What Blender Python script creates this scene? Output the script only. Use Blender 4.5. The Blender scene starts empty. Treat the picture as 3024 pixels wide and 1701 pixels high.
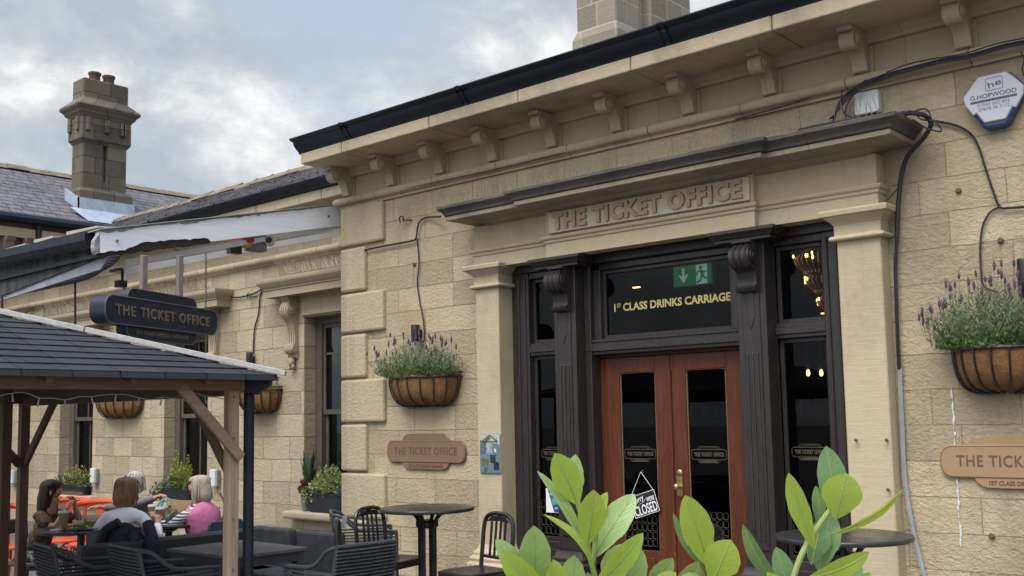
import bpy, bmesh, math, random
from mathutils import Vector, Matrix
rad = math.radians; PI = math.pi
random.seed(11)
S = bpy.context.scene
COL = S.collection
V = Vector
# ---------------------------------------------------------------- camera model (solved from the photo's vanishing points)
K = 1.1739; FL = 3070.747; CY = 928.362
MR = ((.74978894, .66141066, -.01877449), (-.08012956, .06259813, -.99481693), (-.65680727, .74740713, .09993393))
CAM = V((0, -7.5, 1.6))
def ray(px, py):
    a = (px*K-1512)/FL; b = (py*K-CY)/FL
    return V([MR[0][i]*a+MR[1][i]*b+MR[2][i] for i in range(3)])
def at(px, py, x=None, y=None, z=None, f=None):
    """point of the place seen at a pixel, on a known plane or at a known distance"""
    r = ray(px, py)
    if x is not None: t = (x-CAM.x)/r.x
    elif y is not None: t = (y-CAM.y)/r.y
    elif z is not None: t = (z-CAM.z)/r.z
    else: t = f
    return CAM+r*t
# ---------------------------------------------------------------- objects
ORG = {}
def tag(o, label=None, cat=None, group=None, kind=None):
    if label: o['label'] = label
    if cat: o['category'] = cat
    if group: o['group'] = group
    if kind: o['kind'] = kind
    return o
def thing(name, label, cat, loc=(0, 0, 0), group=None, rz=0):
    o = bpy.data.objects.new(name, None); COL.objects.link(o)
    o.empty_display_size = .1
    o.location = loc; o.rotation_euler = (0, 0, rz)
    ORG[o.name] = V(loc)
    return tag(o, label, cat, group)
def copy_tree(o, parent=None):
    c = o.copy(); COL.objects.link(c); c.parent = parent
    if parent is None: ORG[c.name] = V(o.location)
    for ch in o.children: copy_tree(ch, c)
    return c
def cr(pts, n=6):
    """smooth curve through points"""
    pts = [V(p) for p in pts]
    if len(pts) < 3: return pts
    out = []
    for i in range(len(pts)-1):
        p0 = pts[max(0, i-1)]; p1 = pts[i]; p2 = pts[i+1]; p3 = pts[min(len(pts)-1, i+2)]
        for k in range(n):
            t = k/n
            out.append(.5*((2*p1)+(p2-p0)*t+(2*p0-5*p1+4*p2-p3)*t*t+(3*p1-p0-3*p2+p3)*t**3))
    out.append(pts[-1])
    return out
def rr(w, h, r, n=6, cx=0, cy=0):
    """rounded rectangle outline"""
    out = []
    for (sx, sy, a0) in ((1, 1, 0), (-1, 1, 90), (-1, -1, 180), (1, -1, 270)):
        for k in range(n+1):
            a = rad(a0+90*k/n)
            out.append((cx+sx*(w/2-r)+r*math.cos(a), cy+sy*(h/2-r)+r*math.sin(a)))
    return out
class MB:
    def __init__(s): s.v = []; s.f = []
    def add(s, vs, fs):
        n = len(s.v); s.v += [tuple(v) for v in vs]; s.f += [tuple(i+n for i in f) for f in fs]; return s
    def box(s, x0, x1, y0, y1, z0, z1):
        return s.add([(x0, y0, z0), (x1, y0, z0), (x1, y1, z0), (x0, y1, z0), (x0, y0, z1), (x1, y0, z1), (x1, y1, z1), (x0, y1, z1)],
                     [(0, 3, 2, 1), (4, 5, 6, 7), (0, 1, 5, 4), (1, 2, 6, 5), (2, 3, 7, 6), (3, 0, 4, 7)])
    def obox(s, c, a, b, d):
        c, a, b, d = V(c), V(a), V(b), V(d)
        vs = [c+i*a+j*b+k*d for k in (-1, 1) for (i, j) in ((-1, -1), (1, -1), (1, 1), (-1, 1))]
        fs = [(0, 3, 2, 1), (4, 5, 6, 7), (0, 1, 5, 4), (1, 2, 6, 5), (2, 3, 7, 6), (3, 0, 4, 7)]
        if a.cross(b).dot(d) < 0: fs = [f[::-1] for f in fs]
        return s.add(vs, fs)
    def bar(s, a, b, w, h, up=(0, 0, 1)):
        a, b = V(a), V(b); d = b-a; u = V(up)
        side = d.cross(u)
        if side.length < 1e-6: side = d.cross(V((1, 0, 0)))
        side.normalize(); u2 = side.cross(d).normalized()
        return s.obox((a+b)/2, side*w/2, d/2, u2*h/2)
    def tube(s, pts, r, n=6, cap=True):
        pts = [V(p) for p in pts]
        rs = r if isinstance(r, (list, tuple)) else [r]*len(pts)
        vs = []; fs = []; up = None
        for i, p in enumerate(pts):
            d = (pts[min(i+1, len(pts)-1)]-pts[max(i-1, 0)])
            if d.length < 1e-9: d = V((0, 0, 1))
            d.normalize()
            if up is None:
                up = d.orthogonal().normalized()
            else:
                up = (up-d*up.dot(d))
                up = up.normalized() if up.length > 1e-6 else d.orthogonal().normalized()
            w = d.cross(up)
            for k in range(n):
                a = 2*PI*k/n
                vs.append(p+(up*math.cos(a)+w*math.sin(a))*rs[i])
        for i in range(len(pts)-1):
            for k in range(n):
                k2 = (k+1) % n
                fs.append((i*n+k, i*n+k2, (i+1)*n+k2, (i+1)*n+k))
        if cap:
            fs.append(tuple(range(n))[::-1]); fs.append(tuple((len(pts)-1)*n+k for k in range(n)))
        return s.add(vs, fs)
    def lathe(s, prof, c=(0, 0, 0), n=20):
        c = V(c); vs = []; fs = []
        for (r, z) in prof:
            for k in range(n):
                a = 2*PI*k/n; vs.append(c+V((r*math.cos(a), r*math.sin(a), z)))
        for i in range(len(prof)-1):
            for k in range(n):
                k2 = (k+1) % n; fs.append((i*n+k, i*n+k2, (i+1)*n+k2, (i+1)*n+k))
        fs.append(tuple(range(n))[::-1]); fs.append(tuple((len(prof)-1)*n+k for k in range(n)))
        return s.add(vs, fs)
    def prism(s, poly, o, u, v, w):
        """extrude a 2D outline lying on o + a*u + b*v along w"""
        o, u, v, w = V(o), V(u), V(v), V(w); n = len(poly)
        vs = [o+u*a+v*b for a, b in poly]+[o+u*a+v*b+w for a, b in poly]
        fs = [tuple(range(n)), tuple(range(n, 2*n))[::-1]]+[(i, i+n, (i+1) % n+n, (i+1) % n) for i in range(n)]
        area = sum(poly[i][0]*poly[(i+1) % n][1]-poly[(i+1) % n][0]*poly[i][1] for i in range(n))
        if (area > 0) == (u.cross(v).dot(w) > 0): fs = [f[::-1] for f in fs]
        return s.add(vs, fs)
    def sweep(s, path, prof):
        """sweep a (out, z) moulding profile along a plan path with mitred corners; out is to the right of travel"""
        P = [V((p[0], p[1])) for p in path]; n = len(prof); vs = []; fs = []
        for i, p in enumerate(P):
            nn = []
            if i > 0: d = (P[i]-P[i-1]).normalized(); nn.append(V((d.y, -d.x)))
            if i < len(P)-1: d = (P[i+1]-P[i]).normalized(); nn.append(V((d.y, -d.x)))
            m = nn[0] if len(nn) == 1 else (nn[0]+nn[1])/max(.2, 1+nn[0].dot(nn[1]))
            for (o, z) in prof: vs.append((p.x+m.x*o, p.y+m.y*o, z))
        for i in range(len(P)-1):
            for k in range(n-1):
                fs.append((i*n+k, (i+1)*n+k, (i+1)*n+k+1, i*n+k+1))
        fs.append(tuple(range(n))); fs.append(tuple((len(P)-1)*n+k for k in range(n))[::-1])
        return s.add(vs, fs)
    def blob(s, c, rx, ry, rz, n=10, m=7, jit=0, rot=None):
        c = V(c); vs = [(0, 0, -1)]; fs = []
        for j in range(1, m):
            b = -PI/2+PI*j/m
            for k in range(n):
                a = 2*PI*k/n; vs.append((math.cos(a)*math.cos(b), math.sin(a)*math.cos(b), math.sin(b)))
        vs.append((0, 0, 1))
        for k in range(n):
            k2 = (k+1) % n; fs.append((0, 1+k2, 1+k)); L = len(vs)-1
            fs.append((L, L-n+k, L-n+k2))
        for j in range(m-2):
            for k in range(n):
                k2 = (k+1) % n; a = 1+j*n
                fs.append((a+k, a+k2, a+n+k2, a+n+k))
        out = []
        for v in vs:
            q = V((v[0]*rx, v[1]*ry, v[2]*rz))*(1+random.uniform(-jit, jit))
            if rot: q = rot @ q
            out.append(c+q)
        return s.add(out, fs)
    def build(s, name, mat, parent=None, smooth=False, bev=0, seg=1, loc=None, kind=None, label=None):
        org = V((0, 0, 0))
        if parent is not None: org = ORG[parent.name]
        elif loc is not None: org = V(loc)
        me = bpy.data.meshes.new(name)
        me.from_pydata([tuple(V(v)-org) for v in s.v], [], s.f)
        if isinstance(mat, (list, tuple)):
            for m in mat: me.materials.append(m)
        else: me.materials.append(mat)
        bm = bmesh.new(); bm.from_mesh(me)
        bmesh.ops.recalc_face_normals(bm, faces=bm.faces); bm.to_mesh(me); bm.free()
        if smooth:
            me.polygons.foreach_set('use_smooth', [True]*len(me.polygons))
            try: me.set_sharp_from_angle(angle=rad(42))
            except Exception: pass
        o = bpy.data.objects.new(name, me); COL.objects.link(o)
        if parent is not None: o.parent = parent
        elif loc is not None: o.location = loc
        ORG[o.name] = org
        if bev:
            b = o.modifiers.new('bevel', 'BEVEL'); b.width = bev; b.segments = seg; b.limit_method = 'ANGLE'; b.angle_limit = rad(40)
        if kind: o['kind'] = kind
        if label: o['label'] = label
        return o
def solo(mb, name, mat, label, cat, loc, group=None, **kw):
    o = mb.build(name, mat, None, loc=loc, **kw)
    return tag(o, label, cat, group)
FITS = []
def text(body, name, mat, parent, loc, h, width=None, rot=(PI/2, 0, 0), ext=.004, bold=0.0, sp=1.0, align='CENTER', shear=0):
    cu = bpy.data.curves.new(name, 'FONT'); cu.body = body; cu.size = h/.69; cu.extrude = ext; cu.offset = bold
    cu.align_x = align; cu.align_y = 'CENTER'; cu.space_character = sp; cu.resolution_u = 3; cu.shear = shear
    cu.materials.append(mat)
    o = bpy.data.objects.new(name, cu); COL.objects.link(o)
    org = ORG[parent.name] if parent is not None else V((0, 0, 0))
    if parent is not None: o.parent = parent
    o.location = V(loc)-org; o.rotation_euler = rot
    ORG[o.name] = org
    if width: FITS.append((o, width))
    return o
# ---------------------------------------------------------------- materials
def newmat(name):
    m = bpy.data.materials.new(name); m.use_nodes = True
    nt = m.node_tree; b = nt.nodes['Principled BSDF']
    return m, nt, b
def nd(nt, typ, ins=None, **kw):
    n = nt.nodes.new(typ)
    for k, v in kw.items(): setattr(n, k, v)
    for k, v in (ins or {}).items():
        if isinstance(v, bpy.types.NodeSocket): nt.links.new(v, n.inputs[k])
        else: n.inputs[k].default_value = v
    return n
def c4(c): return (c[0], c[1], c[2], 1)
def mixc(nt, fac, a, b, mode='MIX'):
    n = nt.nodes.new('ShaderNodeMix'); n.data_type = 'RGBA'; n.blend_type = mode
    for idx, v in ((0, fac), (6, a), (7, b)):
        if isinstance(v, bpy.types.NodeSocket): nt.links.new(v, n.inputs[idx])
        else: n.inputs[idx].default_value = v if idx == 0 else c4(v)
    return n.outputs[2]
def ramp(nt, fac, stops):
    n = nt.nodes.new('ShaderNodeValToRGB'); e = n.color_ramp.elements
    while len(e) < len(stops): e.new(.5)
    for i, (p, c) in enumerate(stops):
        e[i].position = p; e[i].color = c4(c) if isinstance(c, (tuple, list)) else (c, c, c, 1)
    nt.links.new(fac, n.inputs[0]); return n.outputs[0]
def math_(nt, op, a, b=None, clamp=False):
    n = nt.nodes.new('ShaderNodeMath'); n.operation = op; n.use_clamp = clamp
    for i, v in enumerate((a, b)):
        if v is None: continue
        if isinstance(v, bpy.types.NodeSocket): nt.links.new(v, n.inputs[i])
        else: n.inputs[i].default_value = v
    return n.outputs[0]
def pos(nt, scale=(1, 1, 1), obj=False):
    src = nd(nt, 'ShaderNodeTexCoord').outputs['Object'] if obj else nd(nt, 'ShaderNodeNewGeometry').outputs['Position']
    return nd(nt, 'ShaderNodeMapping', {'Vector': src, 'Scale': scale}).outputs[0]
def noise(nt, vec, scale, detail=4, rough=.6, dist=0):
    return nd(nt, 'ShaderNodeTexNoise', {'Vector': vec, 'Scale': scale, 'Detail': detail, 'Roughness': rough, 'Distortion': dist}).outputs[0]
def bump(nt, b, h, strength=.4, dist=.01, prev=None):
    n = nd(nt, 'ShaderNodeBump', {'Height': h, 'Strength': strength, 'Distance': dist})
    if prev is not None: nt.links.new(prev, n.inputs['Normal'])
    nt.links.new(n.outputs[0], b.inputs['Normal']); return n.outputs[0]
def setc(nt, b, col):
    if isinstance(col, bpy.types.NodeSocket): nt.links.new(col, b.inputs['Base Color'])
    else: b.inputs['Base Color'].default_value = c4(col)
def plain(name, c1, c2=None, rough=.5, scale=8, metal=0, spec=.5, bmp=0, bscale=60, stretch=(1, 1, 1), coat=0, obj=False, bdist=.004):
    """a paint, metal, cloth ... with uneven colour and a little relief"""
    m, nt, b = newmat(name)
    v = pos(nt, stretch, obj)
    f = noise(nt, v, scale, 5, .65)
    setc(nt, b, ramp(nt, f, [(.35, c1), (.65, c2 or c1)]))
    b.inputs['Metallic'].default_value = metal; b.inputs['Specular IOR Level'].default_value = spec
    r = ramp(nt, noise(nt, v, scale*2.3, 3), [(.3, max(0, rough-.1)), (.7, min(1, rough+.1))])
    nt.links.new(r, b.inputs['Roughness'])
    if coat: b.inputs['Coat Weight'].default_value = coat
    if bmp: bump(nt, b, noise(nt, v, bscale, 4), bmp, bdist)
    return m
def ashlar(name, c1, c2, mortar, bw=.62, rh=.27, msize=.007, tool=.5, stain=(.30, .25, .18), joint=.6, jit=.012, u='x', tscale=(9, 9, 26), off=.5, staina=.5, patch=None):
    """coursed stone: joints, a colour for every block, tooled faces, stains"""
    m, nt, b = newmat(name)
    g = nd(nt, 'ShaderNodeNewGeometry').outputs['Position']
    sp = nd(nt, 'ShaderNodeSeparateXYZ', {0: g})
    uu = math_(nt, 'ADD', sp.outputs[0], sp.outputs[1]) if u == 'xy' else sp.outputs[0]
    vec = nd(nt, 'ShaderNodeCombineXYZ', {0: uu, 1: sp.outputs[2], 2: 0.0}).outputs[0]
    wob = nd(nt, 'ShaderNodeTexNoise', {'Vector': g, 'Scale': 6.0, 'Detail': 3.0}).outputs[1]
    wv = nd(nt, 'ShaderNodeVectorMath', {0: wob, 1: (.5, .5, .5)}, operation='SUBTRACT').outputs[0]
    wv = nd(nt, 'ShaderNodeVectorMath', {0: wv, 'Scale': jit*2}, operation='SCALE').outputs[0]
    vec2 = nd(nt, 'ShaderNodeVectorMath', {0: vec, 1: wv}).outputs[0]
    br = nd(nt, 'ShaderNodeTexBrick', {'Vector': vec2, 'Color1': c4(c1), 'Color2': c4(c2), 'Mortar': c4(mortar), 'Scale': 1.0, 'Mortar Size': msize,
            'Mortar Smooth': .3, 'Bias': 0.0, 'Brick Width': bw, 'Row Height': rh}, offset=off, squash=.72, squash_frequency=3)
    col = br.outputs[0]
    big = noise(nt, pos(nt, (.8, .8, .55)), 1.6, 6, .65)
    col = mixc(nt, ramp(nt, big, [(.50, 0), (.57, staina*.45), (.68, staina)]), col, stain)
    fine = noise(nt, g, 22, 5, .7)
    col = mixc(nt, ramp(nt, fine, [(.3, 0), (.75, .35)]), col, [x*1.25 for x in c1])
    pits = noise(nt, g, 55, 3, .6)
    col = mixc(nt, ramp(nt, pits, [(.66, 0), (.74, .45)]), col, [x*.45 for x in c2])
    streak = noise(nt, pos(nt, (7, 7, .5)), 1.2, 4, .6)
    col = mixc(nt, ramp(nt, streak, [(.58, 0), (.8, .28)]), col, [x*.5 for x in c2])
    if patch:
        pn = noise(nt, pos(nt, (1.2, 1.2, 2.5)), 1.1, 4, .6)
        col = mixc(nt, ramp(nt, pn, [(.58, 0), (.68, .55)]), col, patch)
    setc(nt, b, col)
    b.inputs['Roughness'].default_value = .93; b.inputs['Specular IOR Level'].default_value = .2
    tl = nd(nt, 'ShaderNodeTexNoise', {'Vector': pos(nt, tscale), 'Scale': 1.0, 'Detail': 5.0, 'Roughness': .62, 'Distortion': .8}).outputs[0]
    n1 = bump(nt, b, tl, tool, .03)
    n2 = bump(nt, b, noise(nt, g, 140, 3), .25, .003, n1)
    inv = math_(nt, 'SUBTRACT', 1.0, br.outputs[1])
    bump(nt, b, inv, joint, .02, n2)
    return m
# ---------------------------------------------------------------- palette
M_wall = ashlar('tooled_sandstone', (.485, .395, .258), (.32, .26, .17), (.215, .17, .112), .82, .25, .0042, .62, stain=(.20, .17, .125), staina=.62, joint=.7, jit=.012, tscale=(24, 24, 34), patch=(.40, .29, .16))
M_wing = ashlar('coursed_sandstone', (.445, .368, .25), (.265, .218, .15), (.14, .112, .077), .56, .285, .006, .5, stain=(.29, .245, .17), staina=.5, joint=.6, jit=.010, tscale=(9, 9, 20))
M_quoin = ashlar('quoin_sandstone', (.45, .372, .25), (.37, .305, .205), (.38, .31, .21), 5, 5, .001, .55, stain=(.30, .25, .175), staina=.5, joint=0, tscale=(24, 24, 34))
M_smooth = ashlar('dressed_sandstone', (.395, .325, .225), (.355, .29, .20), (.23, .185, .125), 1.496, 5.0, .004, .12, stain=(.33, .275, .19), staina=.55, joint=.25, jit=.003, tscale=(4, 4, 40))
M_dress = ashlar('painted_stone', (.47, .385, .255), (.42, .345, .23), (.3, .25, .17), 11, 11, .0005, .14, stain=(.27, .225, .155), staina=.5, joint=0, tscale=(4, 4, 40))
M_corn = ashlar('eaves_stone', (.44, .365, .25), (.355, .29, .20), (.10, .085, .06), 1.24, 7.0, .006, .2, stain=(.22, .19, .15), staina=.75, joint=.5, jit=.004, tscale=(5, 5, 40))
M_eaves = ashlar('eaves_course_stone', (.46, .38, .255), (.40, .33, .225), (.2, .17, .12), 13, 13, .0005, .22, stain=(.17, .15, .12), staina=.7, joint=0, tscale=(5, 5, 40))
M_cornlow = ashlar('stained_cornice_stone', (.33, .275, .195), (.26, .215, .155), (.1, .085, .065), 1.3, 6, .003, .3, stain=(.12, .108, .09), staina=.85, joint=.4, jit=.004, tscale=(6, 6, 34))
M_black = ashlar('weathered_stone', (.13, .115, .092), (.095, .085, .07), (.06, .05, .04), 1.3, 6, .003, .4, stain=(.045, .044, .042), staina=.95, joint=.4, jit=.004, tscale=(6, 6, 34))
M_chim = ashlar('chimney_stone', (.27, .235, .18), (.175, .15, .115), (.36, .33, .27), .55, .33, .012, .35, stain=(.19, .17, .13), staina=.5, joint=.5, u='xy', jit=.008)
M_chim2 = ashlar('sooty_chimney_stone', (.16, .135, .095), (.052, .048, .042), (.035, .032, .028), .62, .34, .010, .3, stain=(.10, .092, .08), staina=.75, joint=.6, u='xy', jit=.008)
M_farwall = ashlar('far_stone', (.26, .21, .15), (.20, .165, .12), (.13, .11, .09), .7, .34, .008, .3, staina=.5, u='xy')
M_wframe = plain('olive_brown_window_paint', (.085, .072, .052), (.105, .09, .066), .5, 5, spec=.35)
M_iron = plain('gutter_iron', (.010, .014, .022), (.016, .021, .031), .5, 5, spec=.3, bmp=.12, bscale=30)
M_blackmetal = plain('black_powder_coat', (.012, .012, .014), (.02, .02, .022), .32, 9, spec=.5, bmp=.06, bscale=50)
M_darkpaint = plain('dark_brown_paint', (.026, .021, .020), (.037, .030, .028), .33, 4, spec=.45, bmp=.18, bscale=26, stretch=(6, 6, 1))
M_charc = plain('charcoal_frame', (.035, .038, .044), (.05, .054, .06), .55, 9, spec=.4, bmp=.1)
M_rope = plain('charcoal_rope', (.038, .040, .045), (.062, .065, .07), .85, 30, spec=.25, bmp=.6, bscale=180)
M_cush = plain('grey_cushion', (.034, .037, .043), (.052, .056, .064), .9, 12, spec=.2, bmp=.4, bscale=160)
M_white = plain('flaking_white_paint', (.84, .86, .90), (.74, .76, .81), .6, 6, spec=.3, bmp=.3, bscale=24, stretch=(1, .3, 3))
M_whitepl = plain('white_plastic', (.62, .64, .64), (.55, .57, .57), .4, 6)
M_greyboard = plain('grey_board', (.22, .235, .26), (.16, .17, .185), .8, 3, bmp=.2, bscale=14)
M_lead = plain('lead_sheet', (.30, .36, .44), (.42, .48, .55), .55, 7, metal=.2, bmp=.25, bscale=12)
M_terra = plain('terracotta', (.12, .06, .048), (.085, .046, .038), .85, 9, bmp=.3)
M_copper = plain('copper_plaque_left', (.26, .165, .095), (.225, .14, .08), .42, 2.5, metal=.25, spec=.4)
M_copper2 = plain('copper_plaque_right', (.40, .255, .145), (.36, .225, .125), .42, 2.5, metal=.2, spec=.4)
M_engrave = plain('engraved_brown', (.105, .065, .04), (.13, .08, .048), .6, 9)
M_letter = plain('copper_letters', (.40, .285, .18), (.35, .245, .155), .5, 9, metal=.1)
M_gold = plain('gold_leaf', (.62, .50, .19), (.50, .40, .15), .45, 20, metal=.2)
M_golddim = plain('dull_gold_transfer', (.075, .064, .032), (.055, .046, .024), .5, 20)
M_navy = plain('navy_sign_paint', (.010, .018, .036), (.013, .022, .042), .5, 3, spec=.35)
M_navyedge = plain('navy_sign_edge', (.07, .095, .115), (.05, .07, .09), .5, 8)
M_signtext = plain('dull_copper_letters', (.19, .14, .115), (.15, .11, .09), .5, 8)
M_board = plain('cream_board', (.60, .525, .39), (.53, .46, .34), .8, 6, bmp=.2)
M_bead = plain('brown_bead', (.16, .10, .05), (.12, .075, .04), .5, 20)
M_brass = plain('brass', (.55, .42, .20), (.42, .32, .15), .35, 30, metal=.9, bmp=.4, bscale=90)
M_cable = plain('black_cable', (.016, .014, .018), (.024, .02, .026), .5, 20)
M_cond = plain('grey_conduit', (.24, .255, .28), (.32, .335, .36), .55, 9, bmp=.1)
M_spike = plain('spike_wire', (.16, .14, .11), (.50, .46, .40), .5, 30)
M_coir = plain('coir_liner', (.30, .165, .072), (.20, .105, .045), .95, 14, spec=.1, bmp=1.0, bscale=110, bdist=.02)
M_soil = plain('compost', (.03, .022, .015), (.05, .035, .022), .95, 30, bmp=.8)
M_planter = plain('planter_black', (.012, .014, .02), (.02, .022, .028), .6, 5)
M_potgrey = plain('zinc_pot', (.18, .185, .18), (.13, .135, .13), .6, 8)
M_table = plain('black_table_top', (.020, .020, .022), (.03, .029, .029), .30, 4, spec=.5)
M_plank = plain('grey_plank', (.10, .098, .10), (.075, .073, .075), .6, 4, bmp=.3, bscale=10, stretch=(1, 14, 1))
M_orange = plain('orange_paint', (.60, .085, .02), (.50, .065, .018), .4, 5)
M_blue = plain('blue_grey_chair', (.035, .05, .065), (.045, .062, .08), .5, 9)
M_teal = plain('teal_chair', (.02, .05, .065), (.03, .065, .08), .5, 9)
M_skin = plain('skin', (.50, .27, .19), (.44, .225, .155), .55, 20, spec=.35)
M_lip = plain('lips', (.36, .11, .09), None, .5)
M_eye = plain('dark_eye', (.02, .015, .012), None, .2)
M_interior = plain('dark_room', (.010, .010, .012), (.016, .014, .014), .9, 2)
M_ground = None
def wood(name, c1, c2, c3, axis='z', rough=.7, knots=True, scale=1.0):
    m, nt, b = newmat(name)
    st = {'z': (14, 14, .9), 'y': (14, .9, 14), 'x': (.9, 14, 14)}[axis]
    v = pos(nt, [x*scale for x in st])
    f = noise(nt, v, 2.2, 6, .65, 1.2)
    col = ramp(nt, f, [(.28, c1), (.5, c2), (.74, c3)])
    if knots:
        k = noise(nt, pos(nt, [x*.45+1.2 for x in st]), 1.6, 2)
        col = mixc(nt, ramp(nt, k, [(.66, 0), (.74, .7)]), col, [x*.35 for x in c1])
    setc(nt, b, col); b.inputs['Roughness'].default_value = rough; b.inputs['Specular IOR Level'].default_value = .3
    bump(nt, b, f, .25, .006); return m
M_post = wood('planed_softwood', (.26, .17, .11), (.37, .265, .185), (.45, .34, .25), 'z')
M_beam = wood('stained_softwood', (.15, .085, .045), (.21, .125, .072), (.26, .165, .10), 'y')
M_beamshade = wood('shaded_stained_softwood_x', (.10, .062, .036), (.145, .09, .052), (.18, .115, .07), 'x')  # beam wood again, with the shade under the roof put into its colour
M_postdark = wood('shaded_softwood', (.085, .052, .032), (.125, .078, .048), (.16, .10, .062), 'z')  # post wood darkened to carry the shade under the gazebo roof
M_door = wood('varnished_red_wood', (.064, .018, .009), (.096, .029, .013), (.138, .045, .021), 'z', .36, False)
M_trim = wood('silvered_batten', (.30, .295, .29), (.42, .41, .40), (.52, .51, .50), 'y', .75, False)
M_rot = wood('rotten_timber', (.016, .013, .012), (.034, .027, .024), (.065, .053, .047), 'y', .95, False, 1.6)
def tiles(name, c1, c2, gap, bw, rh, axis='y', slope='z', vs=1.0, bmp=.6, gapw=.012, lich=None):
    """roof covering in courses"""
    m, nt, b = newmat(name)
    sp = nd(nt, 'ShaderNodeSeparateXYZ', {0: nd(nt, 'ShaderNodeNewGeometry').outputs['Position']})
    a = sp.outputs[{'x': 0, 'y': 1}[axis]]; h = math_(nt, 'MULTIPLY', sp.outputs[2], vs)
    vec = nd(nt, 'ShaderNodeCombineXYZ', {0: a, 1: h, 2: 0.0}).outputs[0]
    br = nd(nt, 'ShaderNodeTexBrick', {'Vector': vec, 'Color1': c4(c1), 'Color2': c4(c2), 'Mortar': c4(gap), 'Scale': 1.0, 'Mortar Size': gapw, 'Mortar Smooth': .1,
            'Brick Width': bw, 'Row Height': rh}, offset=.37, squash=.8, squash_frequency=2)
    g = nd(nt, 'ShaderNodeNewGeometry').outputs['Position']
    col = mixc(nt, ramp(nt, noise(nt, g, 3, 6, .7), [(.4, 0), (.75, .5)]), br.outputs[0], [x*1.5 for x in c1])
    col = mixc(nt, ramp(nt, noise(nt, g, 90, 2), [(.5, 0), (.7, .25)]), col, [x*.5 for x in c2])
    if lich: col = mixc(nt, ramp(nt, noise(nt, g, 6, 5, .75), [(.6, 0), (.68, .7)]), col, lich)
    setc(nt, b, col); b.inputs['Roughness'].default_value = .85; b.inputs['Specular IOR Level'].default_value = .25
    n1 = bump(nt, b, math_(nt, 'SUBTRACT', 1.0, br.outputs[1]), bmp, .02)
    bump(nt, b, noise(nt, g, 200, 2), .2, .003, n1)
    return m
M_slate = tiles('welsh_slate', (.145, .14, .16), (.085, .085, .10), (.035, .035, .04), .28, .105, 'y', vs=1.0, lich=(.20, .19, .16))
M_slatex = tiles('welsh_slate_x', (.11, .105, .115), (.07, .068, .075), (.03, .03, .035), .28, .10, 'x', lich=(.20, .19, .16))
M_ridge = plain('ridge_stone', (.24, .20, .145), (.13, .11, .085), .95, 4, spec=.15, bmp=.6, bscale=30)
def leafmat(name, c1, c2, tr, rough=.4, scale=6, trans=.35, obj=False):
    m, nt, b = newmat(name)
    f = noise(nt, pos(nt, (1, 1, 1), obj), scale, 4, .6)
    col = ramp(nt, f, [(.3, c1), (.7, c2)])
    setc(nt, b, col); b.inputs['Roughness'].default_value = rough; b.inputs['Specular IOR Level'].default_value = .4
    t = nd(nt, 'ShaderNodeBsdfTranslucent', {'Color': c4(tr)})
    mx = nd(nt, 'ShaderNodeMixShader', {0: trans, 1: b.outputs[0], 2: t.outputs[0]})
    nt.links.new(mx.outputs[0], nt.nodes['Material Output'].inputs[0]); return m
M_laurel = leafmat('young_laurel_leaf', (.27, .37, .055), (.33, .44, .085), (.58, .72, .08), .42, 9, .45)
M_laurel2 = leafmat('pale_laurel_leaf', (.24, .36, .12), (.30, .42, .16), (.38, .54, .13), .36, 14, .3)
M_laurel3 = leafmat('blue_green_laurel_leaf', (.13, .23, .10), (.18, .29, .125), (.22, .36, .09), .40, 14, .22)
M_rib = leafmat('laurel_rib', (.32, .42, .14), (.38, .47, .17), (.4, .5, .15), .5, 20, .2)
M_lav = leafmat('lavender_leaf', (.12, .17, .085), (.21, .26, .15), (.15, .2, .08), .7, 30, .2)
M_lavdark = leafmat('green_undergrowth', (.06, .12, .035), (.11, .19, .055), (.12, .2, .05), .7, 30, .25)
M_lavfl = leafmat('lavender_flower', (.08, .048, .082), (.13, .085, .125), (.2, .1, .22), .8, 60, .2)
M_ivy = leafmat('ivy_leaf', (.06, .10, .045), (.14, .19, .10), (.1, .16, .05), .5, 30, .2)
M_varieg = leafmat('variegated_leaf', (.20, .26, .09), (.36, .38, .17), (.3, .35, .1), .5, 30, .25)
M_yellow = leafmat('golden_leaf', (.25, .27, .05), (.34, .33, .08), (.3, .3, .05), .5, 30, .3)
M_darkleaf = leafmat('dark_leaf', (.025, .065, .03), (.05, .10, .045), (.04, .1, .03), .4, 20, .2)
M_red = leafmat('red_leaf', (.10, .025, .02), (.18, .05, .04), (.2, .04, .03), .6, 30, .2)
def glassmat(name, refl=.035, tint=(.55, .58, .6)):
    m, nt, b = newmat(name)
    nt.nodes.remove(b)
    t = nd(nt, 'ShaderNodeBsdfTransparent', {'Color': c4(tint)})
    g = nd(nt, 'ShaderNodeBsdfGlossy', {'Color': (1, 1, 1, 1), 'Roughness': .015})
    fr = nd(nt, 'ShaderNodeFresnel', {'IOR': 1.35})
    fac = math_(nt, 'ADD', math_(nt, 'MULTIPLY', fr.outputs[0], .22), refl*.2)
    mx = nd(nt, 'ShaderNodeMixShader', {0: fac, 1: t.outputs[0], 2: g.outputs[0]})
    nt.links.new(mx.outputs[0], nt.nodes['Material Output'].inputs[0]); return m
M_glass = glassmat('window_glass')
M_clear = glassmat('drinking_glass', .1, (.9, .92, .92))
def emit(name, col, st):
    m, nt, b = newmat(name); b.inputs['Base Color'].default_value = c4(col)
    b.inputs['Emission Color'].default_value = c4(col); b.inputs['Emission Strength'].default_value = st; return m
M_bulb = emit('filament_bulb', (1, .58, .16), 5)
M_ribglow = emit('pendant_glow', (.6, .30, .08), .4)
M_amber = glassmat('amber_glass', .25, (.35, .17, .05))
M_exit = emit('exit_sign_green', (.008, .14, .045), .55)
M_exitw = emit('exit_sign_white', (.30, .42, .36), .55)
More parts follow.
